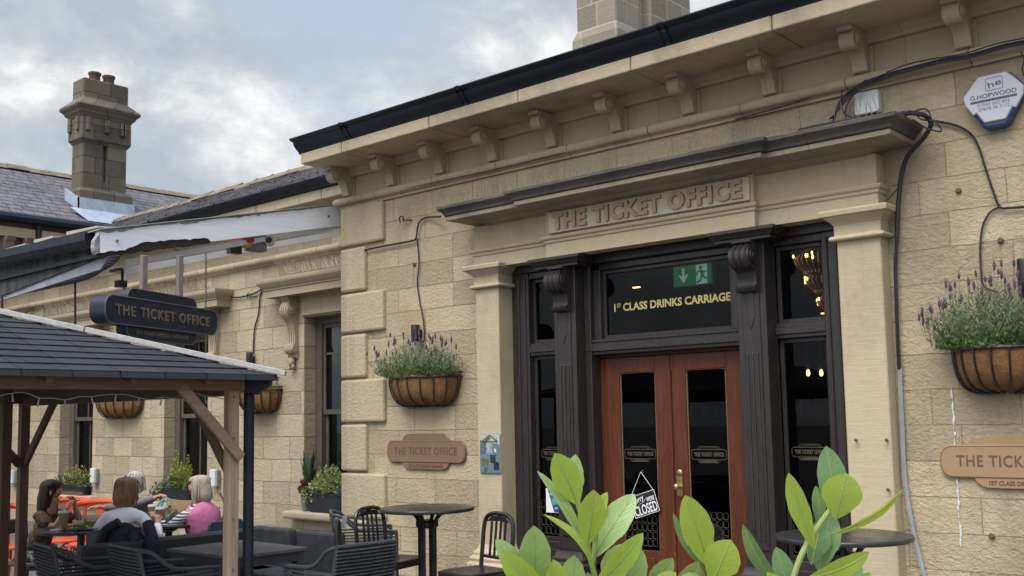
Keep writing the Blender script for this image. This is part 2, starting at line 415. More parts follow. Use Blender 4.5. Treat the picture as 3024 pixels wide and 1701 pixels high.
def marked(name, base, c1, c2, scale, thr, rough=.9, kind='noise'):
    """printed or woven pattern"""
    m, nt, b = newmat(name)
    g = pos(nt, (1, 1, 1), False)
    if kind == 'stripe':
        sp = nd(nt, 'ShaderNodeSeparateXYZ', {0: g})
        w = noise(nt, g, 9, 2)
        h = math_(nt, 'ADD', sp.outputs[2], math_(nt, 'MULTIPLY', w, .03))
        f = math_(nt, 'FRACT', math_(nt, 'MULTIPLY', h, scale))
        col = ramp(nt, f, [(thr-.02, base), (thr+.02, c1)])
    else:
        f = noise(nt, g, scale, 2, .5, 1.5)
        col = ramp(nt, f, [(thr-.06, base), (thr-.02, c1), (thr+.05, c1), (thr+.09, c2)])
    setc(nt, b, col); b.inputs['Roughness'].default_value = rough; b.inputs['Specular IOR Level'].default_value = .15
    bump(nt, b, noise(nt, g, 16, 4), .5, .02); return m
M_leopard = marked('leopard_print', (.16, .10, .06), (.025, .018, .014), (.20, .13, .08), 34, .5)
M_floral = marked('grey_print', (.26, .25, .24), (.03, .03, .032), (.33, .32, .31), 26, .5)
M_stripe = marked('navy_white_stripe', (.62, .62, .64), (.02, .025, .045), None, 38, .55, kind='stripe')
M_whitecloth = plain('white_jumper', (.90, .89, .95), (.84, .83, .90), .9, 9, spec=.15, bmp=.7, bscale=9, bdist=.03)
M_pink = plain('pink_gilet', (.58, .20, .33), (.50, .16, .28), .9, 10, spec=.15, bmp=.6, bscale=12, bdist=.02)
M_jacket = plain('navy_jacket', (.012, .018, .035), (.022, .03, .05), .7, 8, spec=.3, bmp=.9, bscale=10, bdist=.04)
M_darkcloth = plain('dark_trousers', (.015, .015, .018), (.025, .025, .028), .9, 8)
M_straw = plain('straw_bag', (.42, .31, .15), (.30, .21, .10), .9, 40, bmp=.8, bscale=90)
M_mint = plain('mint_handle', (.25, .42, .36), (.22, .37, .31), .7, 9)
def hairmat(name, c1, c2):
    return plain(name, c1, c2, .55, 16, spec=.35, bmp=.7, bscale=40, stretch=(3, 3, .6), bdist=.01)
M_hairdark = hairmat('dark_brown_hair', (.018, .012, .011), (.04, .026, .022))
M_hairbrown = hairmat('auburn_hair', (.18, .105, .055), (.29, .18, .10))
M_hairwhite = hairmat('white_hair', (.55, .53, .50), (.42, .40, .37))
M_hairblonde = hairmat('ash_blonde_hair', (.50, .44, .34), (.34, .285, .215))
M_cup = plain('kraft_cup', (.28, .185, .11), (.25, .165, .095), .8, 20)
M_food = plain('sandwich', (.50, .33, .15), (.55, .48, .32), .9, 40, bmp=.5)
M_salad = leafmat('salad', (.12, .22, .04), (.25, .33, .09), (.2, .3, .05), .5, 60)
M_plate = plain('stoneware_plate', (.45, .44, .42), (.40, .39, .37), .3, 20)
M_redbtn = plain('red_button', (.5, .03, .03), None, .4)
M_yellowbox = plain('yellow_box', (.5, .36, .04), None, .5)
M_alarm = plain('alarm_white', (.50, .495, .55), (.46, .455, .51), .35, 3)
M_alarmblue = plain('alarm_blue_base', (.012, .035, .10), (.018, .045, .12), .25, 5)
M_ink = plain('black_print', (.03, .03, .04), None, .5)
M_inkgrey = plain('grey_print_ink', (.22, .22, .26), None, .5)
M_signw = plain('chalk_white', (.75, .75, .75), None, .7)
M_signblk = plain('slate_board', (.012, .012, .014), None, .6)
# paving
m, nt, b = newmat('flag_paving')
g = nd(nt, 'ShaderNodeNewGeometry').outputs['Position']
br = nd(nt, 'ShaderNodeTexBrick', {'Vector': g, 'Color1': (.12, .112, .10, 1), 'Color2': (.085, .08, .072, 1), 'Mortar': (.05, .046, .042, 1), 'Scale': 1.0, 'Mortar Size': .008, 'Brick Width': .9, 'Row Height': .6})
setc(nt, b, mixc(nt, ramp(nt, noise(nt, g, 2, 6, .7), [(.4, 0), (.8, .5)]), br.outputs[0], (.06, .056, .05)))
b.inputs['Roughness'].default_value = .9
bump(nt, b, noise(nt, g, 40, 4), .3, .01)
M_ground = m
# ---------------------------------------------------------------- sky, sun
EXPO = 1.12
SKYOFF = (9.06, 6.2, .6)
SUN_EL, SUN_AZ = 60, 172            # azimuth of the sun, clockwise from +Y
w = bpy.data.worlds.new('World'); S.world = w; w.use_nodes = True
nt = w.node_tree; nt.nodes.clear()
out = nd(nt, 'ShaderNodeOutputWorld'); bg = nd(nt, 'ShaderNodeBackground')
nt.links.new(bg.outputs[0], out.inputs[0]); bg.inputs[1].default_value = .1
sky = nd(nt, 'ShaderNodeTexSky'); sky.sky_type = 'NISHITA'; sky.sun_disc = False
sky.sun_elevation = rad(SUN_EL); sky.sun_rotation = rad(SUN_AZ); sky.dust_density = 2.0; sky.ozone_density = 1.0
d = nd(nt, 'ShaderNodeTexCoord').outputs['Generated']
pv = nd(nt, 'ShaderNodeMapping', {'Vector': d, 'Location': SKYOFF, 'Scale': (1.0, 1.0, 1.55)}).outputs[0]
n1 = nd(nt, 'ShaderNodeTexNoise', {'Vector': pv, 'Scale': 2.6, 'Detail': 10.0, 'Roughness': .56, 'Distortion': .25}).outputs[0]
n2 = nd(nt, 'ShaderNodeTexNoise', {'Vector': pv, 'Scale': 6.0, 'Detail': 12.0, 'Roughness': .60, 'Distortion': .15}).outputs[0]
n4 = nd(nt, 'ShaderNodeTexNoise', {'Vector': nd(nt, 'ShaderNodeVectorMath', {0: pv, 1: (-.012, .03, .055)}).outputs[0], 'Scale': 6.0, 'Detail': 12.0, 'Roughness': .60, 'Distortion': .15}).outputs[0]
edge = math_(nt, 'MULTIPLY', math_(nt, 'SUBTRACT', n2, n4), .5)
n3 = nd(nt, 'ShaderNodeTexNoise', {'Vector': pv, 'Scale': 2.1, 'Detail': 3.0, 'Roughness': .5}).outputs[0]
elev = nd(nt, 'ShaderNodeSeparateXYZ', {0: d}).outputs[2]
cov = ramp(nt, math_(nt, 'ADD', n1, math_(nt, 'MULTIPLY', math_(nt, 'SUBTRACT', .30, elev), .5)), [(.345, 0), (.45, 1)])
shade = math_(nt, 'ADD', math_(nt, 'MULTIPLY', n2, .66), math_(nt, 'MULTIPLY', n3, .34))
elev = nd(nt, 'ShaderNodeSeparateXYZ', {0: d}).outputs[2]
shade = math_(nt, 'ADD', math_(nt, 'ADD', shade, edge), math_(nt, 'MULTIPLY', math_(nt, 'SUBTRACT', elev, .27), .35))
ccol = ramp(nt, shade, [(.34, (2.2, 2.5, 2.8)), (.47, (2.7, 2.95, 3.15)), (.55, (3.4, 3.55, 3.65)), (.66, (4.7, 4.75, 4.75))])
blue = mixc(nt, .75, sky.outputs[0], (2.65, 2.95, 3.4))
mixd = mixc(nt, cov, blue, ccol)
# the cloud sheet is brighter round the hidden sun
sd = V((math.sin(rad(SUN_AZ))*math.cos(rad(SUN_EL)), math.cos(rad(SUN_AZ))*math.cos(rad(SUN_EL)), math.sin(rad(SUN_EL))))
dt = nd(nt, 'ShaderNodeVectorMath', {0: d, 1: tuple(sd)}, operation='DOT_PRODUCT').outputs['Value']
glow = math_(nt, 'ADD', 1.0, math_(nt, 'MULTIPLY', math_(nt, 'POWER', math_(nt, 'MAXIMUM', dt, 0.0), 2.0), 1.6))
fin = nd(nt, 'ShaderNodeVectorMath', {0: mixd, 'Scale': glow}, operation='SCALE').outputs[0]
nt.links.new(fin, bg.inputs[0])
sl = bpy.data.lights.new('sun', 'SUN'); sl.energy = 1.5; sl.angle = rad(40); sl.color = (1, .965, .915)
so = bpy.data.objects.new('sun', sl); COL.objects.link(so)
so.rotation_euler = (-sd).to_track_quat('-Z', 'Y').to_euler()
S.view_settings.view_transform = 'Standard'; S.view_settings.look = 'None'; S.view_settings.exposure = EXPO; S.view_settings.gamma = 1
# ---------------------------------------------------------------- camera
cd = bpy.data.cameras.new('camera'); cd.sensor_width = 36; cd.lens = FL/3024*36; cd.shift_y = (CY-850.5)/3024; cd.clip_end = 500; cd.clip_start = .05
co = bpy.data.objects.new('camera', cd); COL.objects.link(co)
r0, r1, r2 = V(MR[0]), -V(MR[1]), -V(MR[2])
mw = Matrix((r0, r1, r2)).transposed().to_4x4(); mw.translation = CAM
co.matrix_world = mw; S.camera = co
S.cycles.max_bounces = 8; S.cycles.transparent_max_bounces = 12
g = MB(); g.add([(-120, -120, 0), (120, -120, 0), (120, 120, 0), (-120, 120, 0)], [(0, 1, 2, 3)])
g.build('ground', M_ground, loc=(0, 0, 0), kind='structure')
# ================================================================ the station building (right-hand block)
B = thing('station_building', 'single-storey sandstone station building with scrolled eaves corbels and a dark timber entrance', 'building', (-9.1, 0, 0))
m = MB()
m.box(-9.07, -6.9, 0, .4, 0, 4.06); m.box(-2.95, 3.0, 0, .4, 0, 4.06); m.box(-6.9, -2.95, 0, .4, 3.12, 4.06)
m.box(-9.07, -8.7, .4, 9, 0, 4.06); m.box(2.6, 3.0, .4, 9, 0, 4.06); m.box(-8.7, 2.6, 8.6, 9, 0, 4.06)
m.build('wall', M_wall, B)
m = MB(); m.box(-8.6, 2.5, .5, 8.4, .02, .06); m.box(-8.6, 2.5, .45, 8.5, 3.6, 3.65); m.box(-8.62, -8.56, .5, 8.4, .06, 3.6); m.box(2.44, 2.5, .5, 8.4, .06, 3.6); m.box(-8.56, 2.44, 5.0, 5.1, .06, 3.6)
m.build('bar_room', M_interior, B)
# quoins, long and short by turns
zs = [4.0, 3.56, 3.53, 3.045, 3.02, 2.585, 2.56, 2.085, 2.06, 1.595, 1.57, 1.065, 1.04, .565, .54, .0]
for i in range(8):
    z1, z0 = zs[2*i], zs[2*i+1]
    x1 = -8.40 if i % 2 == 0 else -8.70
    q = MB(); q.box(-9.115, x1, -.05, .3, z0, z1); q.build('quoin', M_quoin, B, bev=.024, seg=2)
# string course
prof = [(-.05, 4.0), (.03, 4.0), (.03, 4.02), (.045, 4.03)]+[(.045+.05*math.sin(a)*1.0, 4.075-.045*math.cos(a)) for a in [PI*k/8 for k in range(9)]]+[(.02, 4.13), (-.05, 4.13)]
m = MB(); m.sweep([(-9.1, .5), (-9.1, 0), (3, 0)], prof); m.build('string_course', M_corn, B, smooth=True)
m = MB(); m.box(-9.09, 3, -.004, .4, 4.125, 4.45); m.build('frieze', M_smooth, B)
m = MB(); m.sweep([(-9.09, .5), (-9.09, 0), (3, 0)], [(0, 4.34), (.05, 4.34), (.06, 4.352), (.06, 4.37), (.10, 4.395), (.10, 4.425), (0, 4.425)]); m.build('bed_mould', M_smooth, B)
# corbels
def corbel_profile():
    pts = [(0, 0), (.05, .0), (.075, .01), (.085, .05), (.10, .10), (.135, .145), (.17, .165), (.185, .16)]
    for k in range(9):
        a = rad(-100+k*25); pts.append((.235+.078*math.cos(a), .205+.078*math.sin(a)*.95))
    pts += [(.27, .262), (.33, .262), (.335, .30), (0, .30)]
    return pts
cw = .115
for i in range(13):
    x = -8.985+.7465*i
    q = MB(); q.prism(corbel_profile(), (x-cw/2, -.004, 4.125), (0, -1, 0), (0, 0, 1), (cw, 0, 0))
    for s in (-1, 1):
        q.tube([(x+s*(cw/2-.002), -.24, 4.335), (x+s*(cw/2+.014), -.24, 4.335)], .046, 12)
        q.tube([(x+s*(cw/2), -.24, 4.335), (x+s*(cw/2+.022), -.24, 4.335)], .022, 10)
    q.box(x-cw*.75, x+cw*.75, -.022, -.002, 4.128, 4.335)
    q.build('corbel', M_smooth, B, smooth=True, bev=.006)
# eaves stone, gutter, roof
m = MB()
xs = [-9.12, -8.42, -7.1, -5.95, -4.72, -3.45, -2.1, -.8, .5, 1.8, 3.0]
for a, b_ in zip(xs, xs[1:]):
    j = random.uniform(-.004, .004)
    m.box(a+.004, b_-.004, -.60+j, .6, 4.425+j, 4.545)
m.build('eaves_course', M_eaves, B, bev=.012, seg=2)
gp = [(-.1, 4.55), (.58, 4.55), (.59, 4.575), (.625, 4.60), (.655, 4.635), (.66, 4.665), (.70, 4.675), (.715, 4.69), (.715, 4.70), (.56, 4.70), (.56, 4.685), (-.1, 4.685)]
m = MB(); m.sweep([(-9.17, 0), (3.1, 0)], gp)
m.build('gutter', M_iron, B, smooth=True)
for x in (-8.3, -6.6, -4.35, -2.1):
    q = MB(); q.sweep([(x-.03, 0), (x+.03, 0)], [(o+.006, z+(.004 if z > 4.6 else -.004)) for o, z in gp[1:9]]); q.build('gutter_joint', M_iron, B)
m = MB(); m.add([(-9.12, -.56, 4.703), (3.1, -.56, 4.703), (3.1, 4.6, 6.15), (-7.6, 4.6, 6.15), (-9.12, 9, 4.703), (3.1, 9, 4.705)], [(0, 1, 2, 3), (0, 3, 4), (3, 2, 5, 4)])
m.add([(-9.0, -.585, 4.71), (3.1, -.585, 4.71), (3.1, -.57, 4.735), (-9.0, -.57, 4.735)], [(0, 1, 2, 3)])
m.build('roof', M_slatex, B)
# chimney stack
c1 = at(1452, 135, y=3.0); c2 = at(1549, 60, y=3.0); c3 = at(1738, 30, x=c2.x)
c0x, c1x, cy0, cy1 = c1.x, c2.x, 3.0, c3.y
ch = MB()
gy = at(1614, 60, x=c2.x).y
ch.box(c0x, c1x, cy0, gy-.03, 5.2, 9.0); ch.box(c0x, c1x, gy+.20, cy1, 5.2, 9.0); ch.box(c0x+.1, c1x-.10, gy-.03, gy+.2, 5.2, 8.9)
ch.sweep([(c0x, cy1), (c0x, cy0), (c1x, cy0), (c1x, cy1)], [(0, 5.0), (.05, 5.0), (.05, at(1452, 105, y=3.0).z), (0, at(1452, 80, y=3.0).z)])
ch.sweep([(c0x, cy1), (c0x, cy0), (c1x, cy0), (c1x, cy1)], [(0, 8.6), (.12, 8.7), (.2, 8.85), (.2, 9.0), (0, 9.05)])
cho = ch.build('chimney', M_chim, B, bev=.03, seg=2)
for yy in (cy0+.45, (cy0+cy1)/2, cy1-.45):
    p = MB(); p.lathe([(.16, 9.0), (.14, 9.5), (.17, 9.52), (.17, 9.6), (.12, 9.6), (.12, 9.2)], ((c0x+c1x)/2, yy, 0), 14)
    o = p.build('chimney_pot', M_terra, B, smooth=True); o.parent = cho
# ---------------- entrance surround
PX = [(-6.93, -6.63), (-3.23, -2.90)]
for (a, b_) in PX:
    m = MB(); m.box(a, b_, -.15, .06, 0, 2.88); po = m.build('pilaster', M_dress, B, bev=.008)
    pr = [(0, 2.865), (.035, 2.865), (.045, 2.88), (.035, 2.90), (.012, 2.905), (.012, 2.985), (.02, 2.99), (.025, 3.0), (.06, 3.03), (.075, 3.045), (.09, 3.045), (.095, 3.08), (.085, 3.092), (0, 3.094)]
    q = MB(); q.sweep([(a, .05), (a, -.15), (b_, -.15), (b_, .05)], pr); o = q.build('capital', M_dress, B, bev=.003); o.parent = po
    q = MB(); q.sweep([(a, .05), (a, -.15), (b_, -.15), (b_, .05)], [(0, 0), (.09, 0), (.09, .24), (.07, .26), (.075, .29), (.06, .31), (.045, .315), (.045, .34), (.035, .36), (.02, .37), (0, .42)])
    o = q.build('base', M_dress, B, bev=.004); o.parent = po
def ent_path(xl, xr, y0, cl, cr_, y1):
    return [(xl, .02), (xl, y0), (cl, y0), (cl, y1), (cr_, y1), (cr_, y0), (xr, y0), (xr, .02)]
EP = ent_path(-6.94, -2.90, -.15, -5.98, -3.86, -.21)
m = MB(); m.sweep(EP, [(-.15, 3.06), (0, 3.06), (0, 3.185), (.012, 3.19), (.016, 3.205), (.012, 3.212), (.03, 3.222), (.036, 3.238), (.036, 3.248), (0, 3.256), (-.15, 3.256)])
m.build('architrave', M_dress, B, bev=.002)
m = MB(); m.sweep(EP, [(-.1, 3.256), (-.004, 3.256), (-.004, 3.48), (-.1, 3.48)]); m.build('entablature_frieze', M_dress, B)
CP = ent_path(-6.73, -2.97, -.15, -5.80, -3.93, -.21)
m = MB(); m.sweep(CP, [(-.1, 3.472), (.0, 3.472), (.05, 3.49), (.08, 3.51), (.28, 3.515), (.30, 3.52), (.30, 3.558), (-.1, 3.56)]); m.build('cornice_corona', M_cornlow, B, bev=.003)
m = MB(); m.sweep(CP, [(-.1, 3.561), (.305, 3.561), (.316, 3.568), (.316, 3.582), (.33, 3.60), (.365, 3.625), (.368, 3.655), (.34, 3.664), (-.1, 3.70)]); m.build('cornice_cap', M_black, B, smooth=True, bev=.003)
# ---------------- dark timber shopfront
D = M_darkpaint
m = MB()
m.box(-6.63, -3.23, .02, .16, 2.99, 3.07)                       # head
for (a, b_) in ((-6.63, -6.42), (-3.44, -3.23)): m.box(a, b_, .045, .2, 0, 2.99)
for a in (-6.55, -6.47): m.box(a, a+.02, .03, .05, .5, 2.95); m.box(-9.86-a-.02, -9.86-a, .03, .05, .5, 2.95)
for (a, b_) in ((-6.42, -6.0), (-3.86, -3.44)):
    m.box(a, b_, .06, .18, 2.19, 2.31); m.box(a, b_, .045, .07, 2.22, 2.275); m.box(a, b_, .06, .18, 2.93, 2.99)
    m.box(a, b_, .06, .18, 0, .47); m.box(a+.06, b_-.06, .045, .07, .1, .40)
m.box(-5.75, -4.11, .06, .2, 2.16, 2.30); m.box(-5.75, -4.11, .035, .07, 2.19, 2.255); m.box(-5.75, -4.11, .05, .07, 2.27, 2.30)
for (a, b_) in ((-5.75, -5.68), (-4.18, -4.11)): m.box(a, b_, .04, .22, 0, 2.99)
for (a, b_) in ((-5.68, -5.60), (-4.26, -4.18)): m.box(a, b_, .09, .22, 2.30, 2.99)
m.box(-5.68, -4.18, .09, .2, 2.93, 2.99)
fr = m.build('shopfront_frame', D, B, bev=.006)
for (a, b_) in ((-6.0, -5.75), (-4.11, -3.86)):
    m = MB(); m.box(a, b_, -.09, .1, .42, 3.05); c = (a+b_)/2
    m.prism([(-.075, .1), (-.075, 2.1), (-.07, 2.12), (.07, 2.12), (.075, 2.1), (.075, .1)], (c, -.104, .45), (1, 0, 0), (0, 0, 1), (0, .02, 0))
    for dx in (-.045, 0, .045): m.tube([(c+dx, -.104, .62), (c+dx, -.104, 2.08)], .012, 6)
    m.prism([(-.06, .72), (-.06, .16), (-.04, .07), (0, 0), (.04, .07), (.06, .16), (.06, .72)], (c, -.102, 2.16), (1, 0, 0), (0, 0, 1), (0, .02, 0))
    m.prism([(-.035, .62), (-.035, .18), (0, .08), (.035, .18), (.035, .62)], (c, -.112, 2.18), (1, 0, 0), (0, 0, 1), (0, .02, 0))
    po = m.build('entrance_column', D, B, bev=.005)
    q = MB(); q.sweep([(a-.02, .1), (a-.02, -.1), (b_+.02, -.1), (b_+.02, .1)], [(0, 0), (.05, 0), (.05, .2), (.035, .22), (.05, .25), (.05, .30), (.03, .32), (.035, .35), (.01, .37), (0, .42), (-.05, .42)])
    o = q.build('base', D, B, smooth=True); o.parent = po
    # carved scroll bracket carrying the lintel
    q = MB(); sw = .085
    sc = [(0, 2.56), (.055, 2.56), (.075, 2.575), (.08, 2.6), (.05, 2.615), (.045, 2.66), (.06, 2.72), (.10, 2.745)]
    sc += [(.11+.068*math.cos(rad(t)), 2.83+.085*math.sin(rad(t))) for t in range(-60, 121, 20)]
    sc += [(.08, 2.93), (.12, 2.95), (.12, 2.965), (0, 2.965)]
    q.prism(sc, (c-sw, -.1, 0), (0, -1, 0), (0, 0, 1), (2*sw, 0, 0))
    for s in (-1, 1):
        q.tube([(c+s*(sw-.004), -.205, 2.835), (c+s*(sw+.014), -.205, 2.835)], .052, 14); q.tube([(c+s*sw, -.205, 2.835), (c+s*(sw+.024), -.205, 2.835)], .026, 12)
    for dx in (-.05, 0, .05):
        q.tube([(c+dx, -.1-o_, z) for o_, z in sc[8:17]], .02, 6)
    q.sweep([(a-.02, 0), (a-.02, -.1), (b_+.02, -.1), (b_+.02, 0)], [(0, 2.965), (.10, 2.965), (.10, 2.985), (.12, 2.99), (.135, 3.02), (.15, 3.03), (.15, 3.055), (0, 3.055)])
    o = q.build('scroll_bracket', D, B, smooth=True); o.parent = po
# glazing
def window(x0, x1, z0, z1, y, name='side_window'):
    m = MB(); t = .035
    for (a, b_, c, d_) in ((x0, x0+t, z0, z1), (x1-t, x1, z0, z1), (x0+t, x1-t, z0, z0+t), (x0+t, x1-t, z1-t, z1)): m.box(a, b_, y-.02, y+.02, c, d_)
    f = m.build(name, D, B, bev=.004)
    q = MB(); q.box(x0+t, x1-t, y+.0, y+.006, z0+t, z1-t); o = q.build('pane', M_glass, B); o.parent = f
    return f
wl = window(-6.42, -6.0, .47, 2.19, .13); window(-6.42, -6.0, 2.31, 2.93, .13, 'fanlight'); wr = window(-3.86, -3.44, .47, 2.19, .13); window(-3.86, -3.44, 2.31, 2.93, .13, 'fanlight')
tw = window(-5.60, -4.26, 2.30, 2.93, .15, 'transom_window')
def plaque_outline(mb, cx, y, cz, w, h, hw, wide, t=.004, r=.02):
    """stepped outline of the house emblem drawn as a thin line"""
    a, b_ = w/2, hw/2; e = h/2; i = wide/2
    for (W, H) in ((w, wide), (hw, h)):
        pts = [V((cx+px_, y, cz+pz)) for px_, pz in rr(W, H, r)]; pts.append(pts[0])
        mb.tube(pts, t, 4, False)
def emblem(parent, cx, y, cz, w):
    """gold transfer on glass"""
    m = MB(); h = w*.30; wide = w*.25
    top = [(-.31, .5), (-.31, .62), (-.26, .8), (.26, .8), (.31, .62), (.31, .5)]
    pts = [V((cx+a, y, cz+b_)) for a, b_ in rr(w, wide, wide*.3)]; pts.append(pts[0]); m.tube(pts, .0035, 4, False)
    for s in (1, -1):
        m.tube([V((cx+a*w, y, cz+s*b_*wide)) for a, b_ in top], .003, 4, False)
        m.tube([V((cx+a*w*.86, y, cz+s*(b_*.86)*wide)) for a, b_ in top], .002, 4, False)
    o = m.build('emblem_outline', M_golddim, B); o.parent = parent
    for bd, dz, hh, ww in (('THE TICKET OFFICE', 0, .030, w*.86), ('1ST CLASS DRINKS CARRIAGE', -wide*.62, .012, w*.45)):
        t = text(bd, 'lettering', M_golddim, B, (cx, y, cz+dz), hh, ww, ext=.001, bold=.002); t.parent = parent
def meshgrid(parent, x0, x1, z0, z1, y, nx, nz):
    m = MB()
    for i in range(nx):
        for j in range(nz):
            a = x0+(x1-x0)*(i+.5)/nx; c = z0+(z1-z0)*(j+.5)/nz; hw, hh = (x1-x0)/nx*.42, (z1-z0)/nz*.42
            pts = [V((a+p, y, c+q)) for p, q in rr(hw*2, hh*2, hw*.5, 2)]; pts.append(pts[0]); m.tube(pts, .0022, 3, False)
    o = m.build('etched_border', M_golddim, B); o.parent = parent
t = text('CLASS DRINKS CARRIAGE', 'lettering', M_gold, B, (-4.84, .142, 2.575), .066, 1.09, ext=.001, bold=.003); t.parent = tw
t = text('1', 'lettering', M_gold, B, (-5.475, .142, 2.575), .066, None, ext=.001, bold=.003); t.parent = tw
t = text('ST', 'lettering', M_gold, B, (-5.43, .142, 2.597), .032, .042, ext=.001, bold=.001); t.parent = tw
emblem(wl, -6.21, .126, 1.27, .30); emblem(wr, -3.65, .126, 1.30, .30)
meshgrid(wl, -6.38, -6.04, .52, .84, .124, 6, 4); meshgrid(wr, -3.82, -3.48, .52, .84, .124, 6, 4)
# the two door leaves
def door(x0, x1, gx0, gx1, hinge):
    y0, y1 = .17, .215; m = MB()
    m.box(x0, gx0, y0, y1, .03, 2.13); m.box(gx1, x1, y0, y1, .03, 2.13); m.box(gx0, gx1, y0, y1, 1.99, 2.13); m.box(gx0, gx1, y0, y1, .03, .44)
    m.prism([(0, 0), (gx1-gx0, 0), (gx1-gx0, -.02), (.82*(gx1-gx0), 0-.006), (.18*(gx1-gx0), -.006), (0, -.02)][::-1], (gx0, y0+.004, 1.99), (1, 0, 0), (0, 0, 1), (0, .03, 0))
    m.box(gx0+.05, gx1-.05, y0-.012, y0+.004, .12, .38)
    if hinge == 'r': m.box(x0-.025, x0+.012, y0-.02, y0-.001, .03, 2.0)
    dr = m.build('door', M_door, B, bev=.006, seg=2)
    q = MB(); t = .012
    for (a, b_, c, d_) in ((gx0, gx0+t, .44, 1.985), (gx1-t, gx1, .44, 1.985)): q.box(a, b_, y0+.012, y0+.03, c, d_)
    o = q.build('glazing_bead', M_bead, B); o.parent = dr
    q = MB(); q.box(gx0+t, gx1-t, y0+.02, y0+.026, .44, 1.985); o = q.build('pane', M_glass, B); o.parent = dr
    emblem(dr, (gx0+gx1)/2, y0+.017, 1.27, (gx1-gx0)*.86)
    meshgrid(dr, gx0+.03, gx1-.03, .47, .80, y0+.016, 6, 5)
    return dr
d1 = door(-5.62, -4.935, -5.47, -5.09, 'l'); d2 = door(-4.93, -4.25, -4.78, -4.39, 'r')
m = MB(); m.box(-5.68, -4.18, .18, .22, 2.135, 2.165); m.box(-5.68, -5.62, .18, .22, 0, 2.14); m.box(-4.25, -4.18, .18, .22, 0, 2.14); m.build('door_frame', M_door, B)
hx = -4.955
m = MB(); m.prism(rr(.055, .21, .02), (-4.865, .168, 1.02), (1, 0, 0), (0, 0, 1), (0, -.008, 0)); m.blob((-4.865, .16, 1.115), .03, .01, .03); m.tube([(-4.865, .16, 1.0), (-4.865, .11, 1.0)], .014, 8); m.blob((-4.865, .10, 1.0), .028, .02, .028)
o = m.build('handle', M_brass, B, smooth=True); o.parent = d2
m = MB(); m.box(-4.885, -4.845, .160, .170, .545, .64); o = m.build('lock_plate', M_brass, B, bev=.004); o.parent = d2
m = MB(); m.tube([(-4.865, .161, .60), (-4.865, .158, .60)], .008, 8); m.box(-4.869, -4.861, .158, .161, .57, .6); o = m.build('keyhole', M_ink, B); o.parent = d2
m = MB(); m.box(-5.75, -4.11, -.12, .25, 0, .03); m.build('threshold', M_smooth, B)
# shop sign over the door
sg = thing('fascia_sign', 'cream sign board with raised copper letters over the entrance', 'sign', (-4.92, -.21, 3.36))
m = MB(); m.box(-5.93, -3.89, -.225, -.206, 3.268, 3.462); m.build('board', M_board, sg, bev=.003)
m = MB(); m.box(-5.93, -3.89, -.228, -.2245, 3.268, 3.276); m.build('edge_strip', M_engrave, sg)
text('THE TICKET OFFICE', 'lettering', M_letter, sg, (-4.91, -.236, 3.365), .132, 1.93, ext=.012, bold=.009, sp=1.12)
rnd0 = random.Random(77)
# ================================================================ the long wing set back on the left
YW = .6
W = thing('station_wing', 'long low sandstone wing with tall sash windows under hooded lintels and a stone-ridged slate roof', 'building', (-13, YW, 0))
WIN = [(-10.62, -9.48), (-13.93, -12.79), (-17.22, -16.08)]
edges = [-9.1]+[v for a, b_ in WIN for v in (b_, a)]+[-22.0]
m = MB()
for i in range(0, len(edges), 2): m.box(edges[i+1], edges[i], YW, YW+.35, 0, 4.28)
for a, b_ in WIN: m.box(a, b_, YW, YW+.35, 0, .50); m.box(a, b_, YW, YW+.35, 2.93, 4.28)
m.build('wall', M_wing, W)
m = MB(); m.box(-22, -9.1, YW+.45, 5, .02, .06); m.box(-22, -9.1, YW+.45, 5, 3.4, 3.45); m.box(-22, -9.1, 4.9, 5, .06, 3.4); m.build('dark_interior', M_interior, W)
sp_ = [(-.05, 3.67), (.02, 3.67), (.03, 3.69)]+[(.03+.06*math.sin(PI*k/8), 3.74-.05*math.cos(PI*k/8)) for k in range(9)]+[(.0, 3.80), (-.05, 3.8)]
m = MB(); m.sweep([(-22, YW), (-9.1, YW)], sp_); m.build('string_course', M_corn, W, smooth=True)
m = MB()
xs = [-22+1.35*i for i in range(10)]+[-9.1]
for a, b_ in zip(xs, xs[1:]): m.box(a+.004, b_-.004, YW-.34+random.uniform(-.006, .006), YW+.5, 4.275, 4.405)
m.build('eaves_course', M_corn, W, bev=.01)
m = MB(); m.sweep([(-22, YW), (-9.1, YW)], [(-.1, 4.41), (.36, 4.41), (.38, 4.42), (.42, 4.45), (.44, 4.49), (.455, 4.51), (.455, 4.522), (.40, 4.522), (-.1, 4.515)]); m.build('gutter', M_iron, W, smooth=True)
m = MB(); 
for i in range(26):                                          # slates in overlapping courses
    t0, t1 = i/26, (i+1)/26; ya, yb = .20+2.8*t0, .20+2.8*t1; za_, zb_ = 4.535+1.235*t0, 4.535+1.235*t1; x = -22-rnd0.random()*.3
    while x < -9.0:
        x2 = min(x+rnd0.uniform(.24, .34), -9.0); li = rnd0.uniform(.004, .016); dy = rnd0.uniform(-.012, .012)
        m.add([(x+.004, ya-.01+dy, za_+.008+li), (x2-.004, ya-.01+dy, za_+.008+li), (x2-.004, yb+.03, zb_+.012), (x+.004, yb+.03, zb_+.012), (x+.004, ya-.01+dy, za_-.004), (x2-.004, ya-.01+dy, za_-.004)], [(0, 1, 2, 3), (4, 5, 1, 0)]); x = x2
m.add([(-22, 5.8, 4.6), (-9.0, 5.8, 4.6), (-9.0, 3.0, 5.77), (-22, 3.0, 5.77)], [(0, 3, 2, 1)]); m.add([(-22, .24, 4.525), (-9.0, .24, 4.525), (-9.0, 3.0, 5.765), (-22, 3.0, 5.765)], [(0, 1, 2, 3)])
rf = m.build('roof', M_slatex, W)
m = MB(); x = -22
